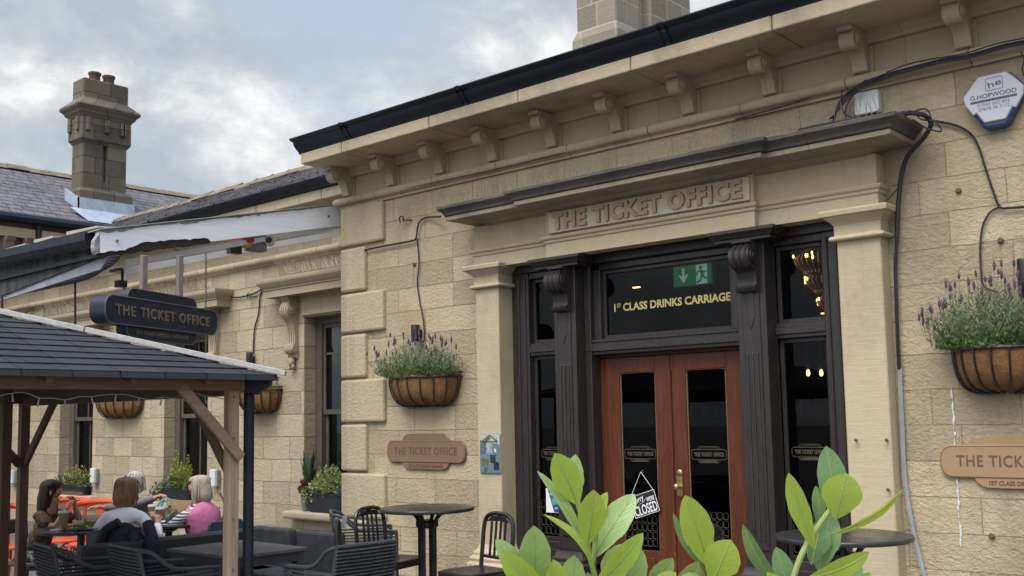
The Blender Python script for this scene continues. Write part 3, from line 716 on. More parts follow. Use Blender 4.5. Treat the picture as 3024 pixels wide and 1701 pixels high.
while x < -9.2:
    L = .46; j = random.uniform(-.012, .012)
    m.prism([(-.17, -.075), (-.16, -.05), (0, .055), (.16, -.05), (.17, -.075)], (x+.006, 3.0, 5.80+j), (0, 1, 0), (0, 0, 1), (L-.012, 0, 0))
    m.tube([(x, 2.84, 5.735), (x, 3.0, 5.86), (x, 3.16, 5.735)], .018, 5); x += L
o = m.build('ridge_tiles', M_ridge, W); o.parent = rf
# windows, hoods, consoles, sills
for wi, (a, b_) in enumerate(WIN):
    m = MB(); y = YW+.17
    m.box(a, a+.13, y, y+.12, .55, 2.93); m.box(b_-.13, b_, y, y+.12, .55, 2.93); m.box(a+.13, b_-.13, y, y+.12, 2.84, 2.93)
    m.box(a+.13, b_-.13, y, y+.12, .50, .60)
    f = m.build('window', M_wframe, W, bev=.006)
    m = MB(); i0, i1 = a+.13, b_-.13
    for (yy, z0, z1) in ((y+.03, 1.70, 2.84), (y+.07, .60, 1.76)):
        for (p, q, r, s) in ((i0, i0+.05, z0, z1), (i1-.05, i1, z0, z1), (i0+.05, i1-.05, z0, z0+.06), (i0+.05, i1-.05, z1-.05, z1)): m.box(p, q, yy, yy+.035, r, s)
        c = (i0+i1)/2; m.box(c-.012, c+.012, yy+.004, yy+.03, z0+.06, z1-.05)
        if z1 > 2: m.box(i0+.05, i1-.05, yy+.006, yy+.028, 2.45, 2.475)
    o = m.build('sash', M_wframe, W); o.parent = f
    m = MB(); m.box(i0+.05, i1-.05, y+.048, y+.052, 1.76, 2.79); m.box(i0+.05, i1-.05, y+.088, y+.092, .66, 1.71); o = m.build('pane', M_glass, W); o.parent = f
    m = MB(); m.box(i0+.02, i0+.2, y+.3, y+.33, .6, 2.85); m.box(i1-.2, i1-.02, y+.3, y+.33, .6, 2.85); o = m.build('curtain', M_postdark, W); o.parent = f
    hx0, hx1 = a-.34, b_+.34
    m = MB(); m.sweep([(hx0, YW+.01), (hx0, YW-.02), (hx1, YW-.02), (hx1, YW+.01)], [(-.02, 3.20), (.20, 3.20), (.20, 3.285), (.215, 3.295), (.215, 3.31), (.24, 3.33), (.27, 3.37), (.28, 3.385), (.28, 3.43), (-.02, 3.47)])
    m.box(a-.02, b_+.02, YW-.03, YW+.02, 2.95, 3.2)
    m.build('window_hood', M_smooth, W, smooth=True)
    for cx in (a-.19, b_+.19):
        q = MB(); sw = .075
        sc = [(0, 2.42), (.03, 2.42), (.05, 2.44), (.045, 2.47)]+[(.06+.05*math.cos(rad(t)), 2.53+.06*math.sin(rad(t))) for t in range(-90, 91, 30)]
        sc += [(.05, 2.62), (.055, 2.72), (.075, 2.84), (.11, 2.90)]+[(.12+.06*math.cos(rad(t)), 3.03+.10*math.sin(rad(t))) for t in range(-70, 111, 30)]+[(.16, 3.16), (.18, 3.2), (0, 3.2)]
        q.prism(sc, (cx-sw, YW-.004, 0), (0, -1, 0), (0, 0, 1), (2*sw, 0, 0))
        for s in (-1, 1):
            q.tube([(cx+s*(sw-.003), YW-.12, 3.03), (cx+s*(sw+.016), YW-.12, 3.03)], .062, 12); q.tube([(cx+s*sw, YW-.12, 3.03), (cx+s*(sw+.026), YW-.12, 3.03)], .03, 10)
            q.tube([(cx+s*(sw-.003), YW-.07, 2.53), (cx+s*(sw+.014), YW-.07, 2.53)], .04, 10)
        for dx in (-.045, 0, .045): q.tube([(cx+dx, YW-.006-o_, z) for o_, z in sc[5:24]], .014, 5)
        q.blob((cx, YW-.05, 2.37), .045, .045, .06, 8, 6, .1); q.blob((cx-.03, YW-.05, 2.30), .022, .025, .035, 6, 5); q.blob((cx+.03, YW-.05, 2.31), .022, .025, .035, 6, 5)
        q.build('console', M_smooth, W, smooth=True)
    m = MB(); m.prism([(-.05, .44), (-.05, .50), (.2, .55), (.2, .44)], (a-.22, YW, 0), (0, 1, 0), (0, 0, 1), (b_-a+.44, 0, 0)); 
    m.sweep([(a-.22, YW+.05), (a-.22, YW-.14), (b_+.22, YW-.14), (b_+.22, YW+.05)], [(-.2, .42), (0, .42), (.02, .44), (.02, .50), (.0, .515), (-.2, .52)])
    m.build('sill', M_smooth, W, bev=.01)
# ================================================================ decayed canopy along the wing: end beam, gutter, boards
pA0, pA1 = at(868, 513, x=-9.25), at(868, 566, x=-9.25); pB0, pB1 = at(252, 580, x=-9.25), at(252, 642, x=-9.25)
C = thing('platform_canopy', 'decayed white timber canopy with a rotten end beam and sagging grey boards along the wing', 'canopy', (-9.25, -2.7, 0))
def slab(mb, tl, tr, br_, bl, w):
    w = V(w); vs = [tl, tr, br_, bl]; vs = [V(v) for v in vs]+[V(v)+w for v in vs]
    mb.add(vs, [(0, 1, 2, 3), (7, 6, 5, 4), (0, 4, 5, 1), (1, 5, 6, 2), (2, 6, 7, 3), (3, 7, 4, 0)])
def lerp(a, b_, t): return V(a)+(V(b_)-V(a))*t
# white beam with its rotted lower edge
NB = 72
top = [lerp(pB0, pA0, k/NB) for k in range(NB+1)]; bot = [lerp(pB1, pA1, k/NB) for k in range(NB+1)]
rot_edge = []
for k in range(NB+1):
    t = k/NB; d_ = (bot[k]-top[k])
    if t < .40: e = .10+.20*min(1, max(0, (t-.09)/.05))*(1-max(0, t-.2)/.26)+rnd0.uniform(-.035, .035)
    else: e = 0
    rot_edge.append(bot[k]-d_*max(0, e))
m = MB()
n = len(top); vs = [tuple(p) for p in top]+[tuple(p) for p in rot_edge]+[tuple(V(p)+V((-.07, 0, 0))) for p in top]+[tuple(V(p)+V((-.07, 0, 0))) for p in rot_edge]
fs = []
for k in range(n-1): fs += [(k, k+1, n+k+1, n+k), (2*n+k, 3*n+k, 3*n+k+1, 2*n+k+1), (k, 2*n+k, 2*n+k+1, k+1), (n+k, n+k+1, 3*n+k+1, 3*n+k)]
fs += [(0, n, 3*n, 2*n), (n-1, 3*n-1, 4*n-1, 2*n-1)]
m.add(vs, fs); bm_ = m.build('end_beam', M_white, C)
m = MB(); b9 = [V(p)+V((-.012, 0, -.012+rnd0.uniform(-.010, .006))) for k, p in enumerate(bot[:30])]
t9 = [V(p)+V((-.012, 0, .03)) for p in rot_edge[:30]]
for k in range(29): slab(m, t9[k], t9[k+1], b9[k+1], b9[k], (-.05, 0, 0))
o = m.build('rotten_core', M_rot, C); o.parent = bm_
m = MB(); hs_ = [.008+rnd0.random()*.03*(1 if k < 52 else .4)*(.5+.5*math.sin(k*.35)) for k in range(NB+1)]
for k in range(NB):
    slab(m, top[k]+V((.003, 0, .004)), top[k+1]+V((.003, 0, .004)), top[k+1]+V((.003, 0, -hs_[k+1])), top[k]+V((.003, 0, -hs_[k])), (-.004, 0, 0))
o = m.build('bare_wood_edge', plain('bare_grey_wood', (.17, .16, .16), (.30, .29, .29), .9, 14, stretch=(1, 1, 4)), C); o.parent = bm_
m = MB(); slab(m, top[0]+V((.02, -.02, .012)), top[-1]+V((.02, 0, .012)), top[-1]+V((.02, 0, .003)), top[0]+V((.02, -.02, .003)), (-.3, 0, 0)); m.build('flashing', plain('green_lead', (.36, .43, .40), (.28, .34, .33), .6), C)
m = MB()
for k in (4, 66): p = lerp(top[k], bot[k], .5)+V((.003, 0, 0)); m.tube([p, p+V((.012, 0, 0))], .014, 10)
o = m.build('bolt', M_potgrey, C); o.parent = bm_
# end of the beam, a scarf of broken wood
m = MB(); e0 = top[0]; e1 = bot[0]
m.prism([(0, 0), (-.015, -.04), (-.05, -.10), (-.055, -.16), (-.045, -.20), (-.03, -.225), (0, -.21)], e0, (0, 1, 0), (0, 0, 1), (-.07, 0, 0)); o = m.build('broken_end', plain('worn_end_grain', (.42, .42, .43), (.16, .14, .13), .9, 16), C); o.parent = bm_
# pale rails behind and below the beam
m = MB()
for (l0, l1, r0_, r1_, xx) in (((322, 652), (322, 668), (868, 562), (868, 572), -9.45), ((318, 672), (318, 690), (868, 578), (868, 590), -9.75)):
    slab(m, at(*l0, x=xx), at(*r0_, x=xx), at(*r1_, x=xx), at(*l1, x=xx), (-.05, 0, 0))
m.build('soffit_rail', M_white, C)
# gutter along the outer edge
yo = -2.72
def gx(px, py, dy=0): return at(px, py, y=yo+dy)
g0, g1 = gx(246, 588), gx(0, 640)
m = MB()
d_ = (g1-g0).normalized()
gl, gr = g0-d_*.02, g1+d_*2.0
prof2 = [(0, 0), (.0, -.10), (.03, -.14), (.06, -.15), (.10, -.13), (.13, -.08), (.13, 0)]
m.prism(prof2, gr+V((0, -.01, 0)), (0, -1, 0), (0, 0, 1), gl-gr); m.build('gutter', M_iron, C)
for t in (.12, .33, .55):
    q = MB(); p = lerp(gl, gr, t); q.prism([(o_*1.08-.004, z*1.06) for o_, z in prof2], p, (0, -1, 0), (0, 0, 1), d_*.05); q.build('gutter_strap', M_iron, C)
def run(pl, pr):                                             # a board following the gutter line, continued out of the frame
    a, b_ = gx(*pr), gx(*pl); return a, b_+(b_-a)*.5
def board(name, mat, tl, tr, bl, br_, th=.03, dy=.02):
    t1, t0 = run(tl, tr); b1, b0 = run(bl, br_)
    q = MB(); sh = V((0, dy, 0)); slab(q, t0+sh, t1+sh, b1+sh, b0+sh, (0, th, 0)); return q.build(name, mat, C)
M_palegrey = plain('pale_grey_boarding', (.34, .36, .39), (.25, .265, .29), .8, 2.5, stretch=(2, 1, .6), bmp=.1)
M_sooty = plain('sooty_board', (.014, .016, .02), (.075, .078, .082), .85, 2.5, stretch=(3, 1, .5), bmp=.2)
board('fascia_board', M_sooty, (0, 655), (250, 604), (0, 742), (262, 640), .03, .03)
board('moulded_edge', M_iron, (0, 694), (256, 636), (0, 705), (262, 643), .03, -.01)
board('boarding', M_palegrey, (0, 706), (262, 644), (0, 752), (240, 676), .02, .05)
# sheet of lining that has come away and hangs in a curve
pts_t = [(262, 632, -10.9), (245, 652, -11.1), (222, 673, -11.35), (182, 697, -11.8), (93, 720, -12.6), (20, 736, -13.2), (-60, 752, -13.8)]
pts_b = [(312, 626, -10.6), (290, 660, -10.8), (258, 683, -11.1), (215, 703, -11.6), (106, 727, -12.6), (20, 746, -13.2), (-60, 762, -13.8)]
m = MB(); a = [at(p, q, x=x) for p, q, x in pts_t]; b9 = [at(p, q, x=x) for p, q, x in pts_b]
a = cr(a, 4); b9 = cr(b9, 4)
for k in range(len(a)-1): m.add([a[k], a[k+1], b9[k+1], b9[k]], [(0, 1, 2, 3)])
o = m.build('hanging_lining', plain('grey_lining', (.085, .09, .10), (.065, .07, .08), .8, 3), C, smooth=True)
sm = o.modifiers.new('thick', 'SOLIDIFY'); sm.thickness = .02
m = MB(); m.tube([p+V((.01, -.01, -.003)) for p in a[2:]], .012, 5); o2 = m.build('lit_lining_edge', M_greyboard, C); o2.parent = o  # lit edge of the sheet, put in as a paler strip
# flaps of roof sheet along the top edge
for (x0, x1, yy0, yy1) in ((38, 100, 588-0, 0), (0, 40, 0, 0), (82, 125, 0, 0)):
    pass
m = MB()
for (pl, pr, h) in (((6, 633), (58, 616), 8), ((80, 610), (128, 597), 9), ((162, 590), (240, 572), 9)):
    a0, a1 = gx(*pl), gx(*pr); slab(m, a0+V((0, .02, .03)), a1+V((0, .02, .02)), a1+V((0, .02, 0)), a0+V((0, .02, -.005)), (0, .35, .02))
m.build('roof_sheet', plain('rusty_sheet', (.36, .39, .37), (.42, .30, .22), .8, 9, stretch=(1, 1, 1)), C)
# ================================================================ the far range at the end with its big chimney
XF = -20.0
Fb = thing('far_station_range', 'cross range at the far end with a slate roof and tall corniced chimney', 'building', (XF, 3, 0))
e0 = at(0, 535, x=XF); e1 = at(290, 582, x=XF); ez = (e0.z+e1.z)/2
m = MB(); m.box(XF-6, XF, -6, 9, 0, ez-.12); m.build('wall', M_farwall, Fb)
m = MB(); m.box(XF, XF+.16, -6, 9, ez-.42, ez-.24); m.build('eaves_course', M_corn, Fb)
m = MB(); m.tube([(XF+.24, -6, ez-.06), (XF+.24, 9, ez-.06)], .09, 8); m.build('gutter', M_iron, Fb)
rz_ = at(0, 418, x=XF-2.2).z
m = MB(); m.add([(XF+.25, -6, ez), (XF+.25, 9, ez), (XF-2.2, 9, rz_), (XF-2.2, -6, rz_)], [(0, 1, 2, 3)]); m.add([(XF-5, -6, ez), (XF-5, 9, ez), (XF-2.2, 9, rz_), (XF-2.2, -6, rz_)], [(0, 3, 2, 1)]); rf = m.build('roof', M_slate, Fb)
m = MB(); y = -6
while y < 9: m.prism([(-.14, -.07), (0, .05), (.14, -.07)], (XF-2.2, y+.005, rz_+.03+random.uniform(-.01, .01)), (1, 0, 0), (0, 0, 1), (0, .44, 0)); y += .45
o = m.build('ridge_tiles', M_ridge, Fb); o.parent = rf
m = MB(); p = at(96, 620, x=XF+.16); m.tube([(XF+.16, p.y, 0), (XF+.16, p.y, ez-.1)], .06, 8); m.build('downpipe', M_iron, Fb)
for px in (70, 20):
    p = at(px, 590, x=XF+.1); q = MB(); q.prism([(0, -.1), (.10, 0), (.2, .28), (.3, .42), (0, .42)], (XF, p.y-.09, ez-.84), (1, 0, 0), (0, 0, 1), (0, .18, 0)); q.build('corbel', M_farwall, Fb, bev=.01)
# chimney
XC = XF-.35
k0 = at(205, 500, x=XC); k1 = at(317, 500, x=XC)             # the +x face, near and far corners
kw = at(178, 495, y=k0.y)                                     # far left corner of the -y face
y0, y1, x0, x1 = k0.y, k1.y, kw.x, XC
zb, zc, zt, zp = at(205, 535, x=XC).z-.6, at(205, 300, x=XC).z, at(240, 200, x=XC).z, at(230, 182, x=XC).z
path = [(x0, y1), (x0, y0), (x1, y0), (x1, y1), (x0, y1)]
m = MB(); gw = .035; yc = (y0+y1)/2
m.box(x0, x1, y0, yc-gw, zb, zc+.6); m.box(x0, x1, yc+gw, y1, zb, zc+.6); m.box(x0+.05, x1-.06, yc-gw, yc+gw, zb, zc+.5)
m.box(x0+.01, x1-.002, yc-gw, yc+gw, zb, zb+1.3); m.box(x0+.01, x1-.002, yc-gw, yc+gw, zc-.28, zc+.6)
pz = at(205, 472, x=XC).z
m.sweep(path, [(0, zb), (.10, zb), (.10, pz-.05), (0, pz+.03)])
zq = at(205, 345, x=XC).z
m.sweep(path, [(0, zq-.10), (.05, zq-.03), (.065, zq), (.065, zq+.44), (0, zq+.46)])
for (yy) in (y0+.02, y1-.2, y0+.42, y0+.8): m.box(x1, x1+.125, yy, yy+.10, zq+.15, zq+.44)
m.box(x0+.02, x0+.12, y0-.125, y0, zq+.15, zq+.44); m.box(x1-.12, x1-.02, y0-.125, y0, zq+.15, zq+.44)
za = zq+.45; zc2 = at(205, 262, x=XC).z
m.sweep(path, [(0, za-.02), (.07, za), (.08, za+.05), (.12, za+.07), (.14, za+.12), (.20, za+.18), (.21, za+.23), (.03, za+.40), (.01, za+.43), (.01, zt), (-.1, zt)])
m.box(x0, x1, y0, y1, zt-.1, zt-.012)
cho = m.build('chimney', M_chim2, Fb, bev=.02)
for py_ in (.30, .62):
    p = MB(); yy = y0+(y1-y0)*py_; hh = (zp-zt)+.05
    p.lathe([(.115, zt-.02), (.11, zt+hh*.6), (.125, zt+hh*.72), (.135, zt+hh*.9), (.13, zt+hh), (.10, zt+hh), (.10, zt)], ((x0+x1)/2+.1, yy, 0), 16); o = p.build('chimney_pot', M_terra, Fb, smooth=True); o.parent = cho
m = MB(); rs = (rz_-ez)/2.45
def roofz(x): return ez+(XF+.25-x)*rs
fz = roofz(x1)
m.box(x1+.10, x1+.13, y0-.13, y1+.13, fz-.02, fz+.26)
m.prism([(x0, roofz(x0)), (x1+.13, fz-.02), (x1+.13, fz+.25), (x0, roofz(x0)+.25)], (0, y0-.105, 0), (1, 0, 0), (0, 0, 1), (0, -.025, 0))
m.add([(x1+.13, y0-.3, fz+.03), (x1+.13, y1+.3, fz+.03), (x1+.50, y1+.3, roofz(x1+.5)+.02), (x1+.50, y0-.1, roofz(x1+.5)+.02)], [(0, 1, 2, 3)])
o = m.build('lead_flashing', M_lead, Fb); o.parent = cho
# ================================================================ things fixed to the walls
def plaque(name, label, cx, cz, w, y, mats, group=None, lw=.80):
    """stepped plaque: a wide band over a taller, narrower board"""
    t = thing(name, label, 'sign', (cx, y, cz), group)
    m = MB(); h = w*.318
    hexo = rr(w*.62, h, h*.30, 6)
    m.prism(hexo, (cx, y, cz), (1, 0, 0), (0, 0, 1), (0, -.014, 0)); m.build('board', mats[0], t, bev=.003)
    m = MB(); m.prism(rr(w, h*.62, h*.24, 6), (cx, y-.002, cz), (1, 0, 0), (0, 0, 1), (0, -.016, 0)); m.build('name_band', mats[0], t, bev=.003)
    m = MB(); e = rr(w-.012, h*.62-.012, h*.23, 6)
    pts = [V((cx+a, y-.0185, cz+b_)) for a, b_ in e]; pts.append(pts[0]); m.tube(pts, .0022, 4, False)
    m.build('engraved_line', mats[1], t)
    text('THE TICKET OFFICE', 'lettering', mats[1], t, (cx, y-.019, cz), w*.066, w*lw, ext=.0015, bold=.0015, sp=1.15)
    text('1ST CLASS DRINKS CARRIAGE', 'lettering', mats[1], t, (cx, y-.0155, cz-h*.405), w*.024, w*.44, ext=.0015, bold=.001)
    return t
a, b_ = at(974, 1135, y=-.03), at(1170, 1135, y=-.03)
plaque('wall_plaque', 'brown stepped metal plaque with faded engraved lettering below the lavender trough', (a.x+b_.x)/2, a.z, b_.x-a.x, -.012, (M_copper, M_engrave))
a = at(2365, 1160, y=-.03)
plaque('wall_plaque', 'bright copper stepped plaque beside the grey conduit, cut off by the picture edge', a.x+.56, a.z, 1.12, -.012, (M_copper2, M_engrave))
# hanging troughs of lavender
def trough(px, py, wpx, y, label, plant_label, pc, seed, yellow=True, full=1.0, H=.30, Dp=.30, drooping=False):
    """wire half-basket with a coir liner; the plants in it are their own things"""
    rnd = random.Random(seed)
    c = at(px, py, y=y-.12); wl_, wr_ = at(px-wpx/2, py, y=y-.12), at(px+wpx/2, py, y=y-.12)
    Wd = (wr_.x-wl_.x)/2
    def sf(a, b_, k=1.0): return V((c.x+Wd*k*math.cos(a)*math.cos(b_)**.35, y-.004-Dp*k*math.sin(a)*math.cos(b_)**.55, c.z-H*k*math.sin(b_)))
    t = thing('hanging_trough', label, 'planter', (c.x, y, c.z), 'coir lined wall troughs')
    m = MB(); na, nb = 24, 8; vs = []; fs = []
    for j in range(nb+1):
        for i in range(na+1):
            p = sf(PI*i/na, PI/2*.97*j/nb, .965); p += V((rnd.uniform(-1, 1), rnd.uniform(-1, 1), rnd.uniform(-1, 1)))*.006
            if j == 0: p.z += .022+rnd.uniform(-.012, .016)
            vs.append(p)
    for j in range(nb):
        for i in range(na): q = j*(na+1)+i; fs.append((q, q+1, q+na+2, q+na+1))
    m.add(vs, fs); o = m.build('coir_liner', M_coir, t, smooth=True)
    sm = o.modifiers.new('t', 'SOLIDIFY'); sm.thickness = .018
    m = MB(); vs = [(c.x, y-.01, c.z-.005)]+[sf(PI*i/na, 0, .95)+V((0, 0, -.02)) for i in range(na+1)]; m.add(vs, [(0, i+1, i+2) for i in range(na)]); m.build('compost', M_soil, t)
    m = MB()
    m.tube([sf(PI*i/na, 0) for i in range(na+1)], .009, 6); m.tube([sf(0, 0), sf(PI, 0)], .008, 6)
    m.tube([sf(PI*i/na, 0)+V((0, 0, .045)) for i in (0, na)], .006, 5)
    m.build('rim', M_blackmetal, t)
    for k in range(9):
        aa = PI*(.06+.88*k/8); q = MB(); q.tube([sf(aa, PI/2*.98*j/9) for j in range(10)], .0075, 5); q.build('wire_rib', M_blackmetal, t)
    if not plant_label: return c, Wd
    # plants
    pl = thing('lavender', plant_label, 'plant', (c.x, y-.14, c.z), 'lavender in the wall troughs')
    lf, dk, fl, st = MB(), MB(), MB(), MB()
    def spray(mb, base, tip, nleaf, ll, lw):
        d_ = tip-base
        for i in range(nleaf):
            tt = .12+.88*i/nleaf; p = base+d_*tt+V((rnd.uniform(-1, 1), rnd.uniform(-1, 1), 0))*.006
            ang = rnd.uniform(0, 2*PI); out_ = V((math.cos(ang), math.sin(ang), rnd.uniform(.5, 1.5))).normalized()
            side = out_.cross(V((rnd.uniform(-1, 1), rnd.uniform(-1, 1), rnd.uniform(-1, 1)))).normalized()*lw*rnd.uniform(.7, 1.2)
            L = ll*rnd.uniform(.6, 1.25)
            mb.add([p-side*.4, p+out_*L*.5-side, p+out_*L, p+out_*L*.5+side], [(0, 1, 2, 3)])
    n = int(300*full)
    for i in range(n):
        u = rnd.uniform(-1, 1); v = rnd.random()
        b0 = V((c.x+Wd*.9*u, y-.02-Dp*.85*v*math.sqrt(max(0, 1-u*u*.8)), c.z-.02))
        hgt = (.34-.16*abs(u)**1.5+rnd.uniform(-.10, .09))*pc
        tip = b0+V((u*.16+rnd.uniform(-.06, .06), -.10*v+rnd.uniform(-.06, .03), hgt))
        tip.y = min(tip.y, y-.02)
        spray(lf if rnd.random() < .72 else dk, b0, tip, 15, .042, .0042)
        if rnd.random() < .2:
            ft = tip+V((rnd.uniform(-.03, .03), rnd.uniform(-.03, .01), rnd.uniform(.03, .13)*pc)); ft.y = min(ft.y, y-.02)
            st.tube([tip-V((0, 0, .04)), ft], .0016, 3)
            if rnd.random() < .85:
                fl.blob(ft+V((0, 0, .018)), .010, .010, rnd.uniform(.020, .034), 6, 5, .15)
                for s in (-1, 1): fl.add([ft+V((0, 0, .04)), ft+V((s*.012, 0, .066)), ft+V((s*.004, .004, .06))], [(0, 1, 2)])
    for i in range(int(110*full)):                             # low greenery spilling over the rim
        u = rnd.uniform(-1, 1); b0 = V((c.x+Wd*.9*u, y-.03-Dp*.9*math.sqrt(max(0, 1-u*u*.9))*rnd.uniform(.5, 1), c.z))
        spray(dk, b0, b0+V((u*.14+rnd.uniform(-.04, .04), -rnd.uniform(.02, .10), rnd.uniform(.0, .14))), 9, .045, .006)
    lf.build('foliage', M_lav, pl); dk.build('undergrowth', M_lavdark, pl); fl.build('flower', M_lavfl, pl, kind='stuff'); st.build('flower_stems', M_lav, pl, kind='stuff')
    if yellow:
        yl = MB(); p = V((c.x+Wd*.45, y-Dp*.85, c.z+.02))
        for i in range(16): spray(yl, p+V((rnd.uniform(-.06, .06), rnd.uniform(-.02, .03), 0)), p+V((rnd.uniform(-.12, .12), rnd.uniform(-.08, 0), rnd.uniform(.0, .12))), 6, .05, .007)
        yl.build('bright_shoots', M_yellow if rnd.random() < .5 else M_lavdark, pl)
    return c, Wd
trough(1056, 950, 168, 0, 'coir lined wire trough on the wall between quoins and entrance', 'purple tipped lavender filling the trough between quoins and entrance', .92, 3)
trough(2512, 876, 262, 0, 'coir lined wire trough on the wall beyond the grey conduit', 'large lavender with many purple heads beyond the grey conduit', 1.1, 5, full=1.3)
trough(645, 982, 92, YW, 'half hidden coir trough on the wing behind the black drainpipe', 'sparse spindly lavender above the black drainpipe', .75, 8, False, .22)
trough(292, 1002, 108, YW, 'coir trough on the wing under the eave of the gazebo', None, .4, 9, False, .15)
# tubular wall lights above the troughs
def walllight(px, py, y, label, h=.16):
    c = at(px, py, y=y-.07)
    t = thing('wall_light', label, 'wall light', (c.x, y, c.z), 'black tube wall lights')
    m = MB(); m.lathe([(.044, -h/2), (.046, -h/2+.005), (.046, h/2-.005), (.044, h/2), (.036, h/2), (.036, h/2-.02)], c, 16); m.build('tube', M_blackmetal, t, smooth=True)
    m = MB(); m.box(c.x-.03, c.x+.03, y-.05, y-.001, c.z-.035, c.z+.035); m.build('bracket', M_blackmetal, t)
walllight(1045, 838, 0, 'black tube light above the lavender between quoins and entrance', .17)
walllight(2579, 700, 0, 'black tube light at the picture edge above the larger lavender', .26)
walllight(628, 905, YW, 'black tube light above the spindly lavender on the wing', .2)
# cables
def cable(name, pts, y, r, label, mat=None, off=None, group=None):
    P = [at(p[0], p[1], y=(p[2] if len(p) > 2 else y)) for p in pts]
    m = MB(); m.tube(cr(P, 5), r, 6)
    return solo(m, name, mat or M_cable, label, 'cable', P[0], group, smooth=True)
cable('wall_cable', [(866, 636), (905, 632), (960, 620), (1030, 607), (1046, 600), (1050, 575), (1057, 556), (1075, 547), (1108, 545, -.1)], -.035, .010, 'black cable from the quoins looping up to the cornice end')
cable('wall_cable', [(1049, 600), (1054, 660), (1050, 710), (1056, 760), (1064, 800), (1068, 850), (1060, 868)], -.02, .007, 'thin black cable dropping to the light above the lavender trough')
cable('wall_cable', [(866, 522), (872, 512), (890, 503), (930, 492), (1200, 436), (1420, 384)], -.085, .004, 'thin wire lying along the string course above the quoins')
cable('wall_cable', [(1850, 300), (1990, 262), (2090, 222), (2115, 213), (2117, 222), (2116, 262)], -.06, .006, 'thin black cable clipped over the string course beside the junction box')
for i, (dy, yy, lab) in enumerate(((0, -.12, 'thick black cable sweeping down from the string course to the junction box'), (3.5, -.115, 'second black cable bundled in the sweep from the string course'), (7, -.13, 'lowest black cable bundled in the sweep from the string course'))):
    cable('wall_cable', [(2590, 101+dy), (2520, 115+dy), (2440, 138+dy), (2370, 150+dy), (2300, 168+dy), (2220, 190+dy*1.4), (2165, 212+dy*2), (2125, 240+dy*2.5), (2105, 272+dy*1.5), (2100-dy*2, 300)], yy-.02*i, .0085-.0012*i, lab)
cable('wall_cable', [(2180, 200), (2140, 232), (2118, 262), (2124, 285), (2150, 296), (2190, 297)], -.1, .006, 'looped black cable hanging under the junction box')
cable('wall_cable', [(2195, 322), (2260, 300), (2300, 280), (2330, 275), (2342, 296), (2340, 318)], -.2, .006, 'black cable arching over the cornice end')
cable('flat_conduit', [(2010, 330), (2060, 318), (2130, 306), (2210, 296), (2290, 283)], -.33, .018, 'black hose lying on top of the entrance cornice')
cable('cable_bundle', [(2285, 283, -.33), (2325, 290, -.25), (2342, 312, -.14), (2325, 345, -.12), (2300, 372, -.11), (2280, 400, -.09), (2268, 440, -.07), (2263, 480, -.06), (2258, 540, -.05), (2256, 600, -.04)], -.06, .017, 'thick bundle of black cables coming off the cornice end')
cable('cable_bundle', [(2256, 600), (2253, 680), (2255, 760), (2258, 850), (2262, 928)], -.04, .014, 'black cable running down the wall beside the entrance pilaster')
cable('conduit', [(2264, 926), (2266, 1000), (2270, 1080), (2274, 1180), (2281, 1240), (2296, 1330), (2318, 1420), (2330, 1475), (2340, 1540)], -.03, .017, 'grey conduit bending down the wall beside the entrance pilaster', M_cond)
cable('wall_cable', [(2340, 303), (2400, 314), (2440, 335), (2462, 370), (2478, 420), (2498, 480), (2515, 520), (2540, 523), (2600, 518)], -.025, .009, 'black cable pair running from the cornice end past the alarm box')
cable('wall_cable', [(2515, 520), (2490, 535), (2472, 570), (2466, 620), (2468, 680), (2475, 720), (2510, 735)], -.02, .007, 'black cable dropping to the light above the larger lavender')
cable('wall_cable', [(2085, 545, -.2), (2110, 530, -.2), (2180, 520, -.2), (2220, 512, -.2), (2245, 490, -.1), (2262, 470, -.06)], -.12, .005, 'thin black wire lying on the pilaster capital')
cable('wall_cable', [(2215, 190), (2150, 228), (2112, 268), (2098, 300), (2090, 318)], -.16, .006, 'thin black cable dangling in front of the sweep by the junction box')
cable('wall_cable', [(2225, 186), (2168, 216), (2132, 262), (2128, 300), (2150, 316)], -.14, .005, 'slack thin cable curling down beside the junction box')
cable('wall_cable', [(2300, 283), (2318, 300), (2352, 306), (2368, 330), (2330, 322), (2296, 300)], -.22, .006, 'small coil of black cable at the cornice end')
cable('wall_cable', [(2576, 96), (2500, 112), (2430, 134), (2360, 146), (2290, 160), (2230, 182)], -.15, .005, 'stray thin cable above the main sweep of cables')
cable('wall_cable', [(2568, 128), (2576, 150), (2572, 175), (2580, 200)], -.03, .005, 'short wire hanging by the alarm box at the picture edge')
# junction box, alarm box, hook
c = at(2182, 259, y=-.06)
t = thing('junction_box', 'square white junction box above the entrance cornice', 'electrical box', (c.x, 0, c.z))
m = MB(); m.prism(rr(.185, .17, .02, 4), (c.x, -.03, c.z), (1, 0, 0), (0, 0, 1), (0, -.055, 0)); m.build('lid', M_whitepl, t, bev=.005)
m = MB(); m.box(c.x-.085, c.x+.085, -.035, 0, c.z-.08, c.z+.08); m.build('back_box', M_whitepl, t)
m = MB(); m.tube([(c.x+.02, -.03, c.z-.075), (c.x+.02, -.03, c.z-.115)], .022, 10); m.build('cable_gland', M_blackmetal, t)
c = at(2502, 250, y=-.07)
t = thing('alarm_box', 'white and blue alarm box with printed lettering high on the wall', 'alarm', (c.x, 0, c.z))
SZ = .74
shp = [(-.11, .235), (.11, .235), (.135, .225), (.235, .08), (.24, .04), (.225, -.02), (.10, -.25), (.075, -.27), (-.075, -.27), (-.10, -.25), (-.225, -.02), (-.24, .04), (-.235, .08), (-.135, .225)]
m = MB(); m.prism([(p*.84, q*SZ) for p, q in shp], (c.x, 0, c.z), (1, 0, 0), (0, 0, 1), (0, -.085, 0)); m.build('base', M_alarmblue, t, bev=.02, seg=2)
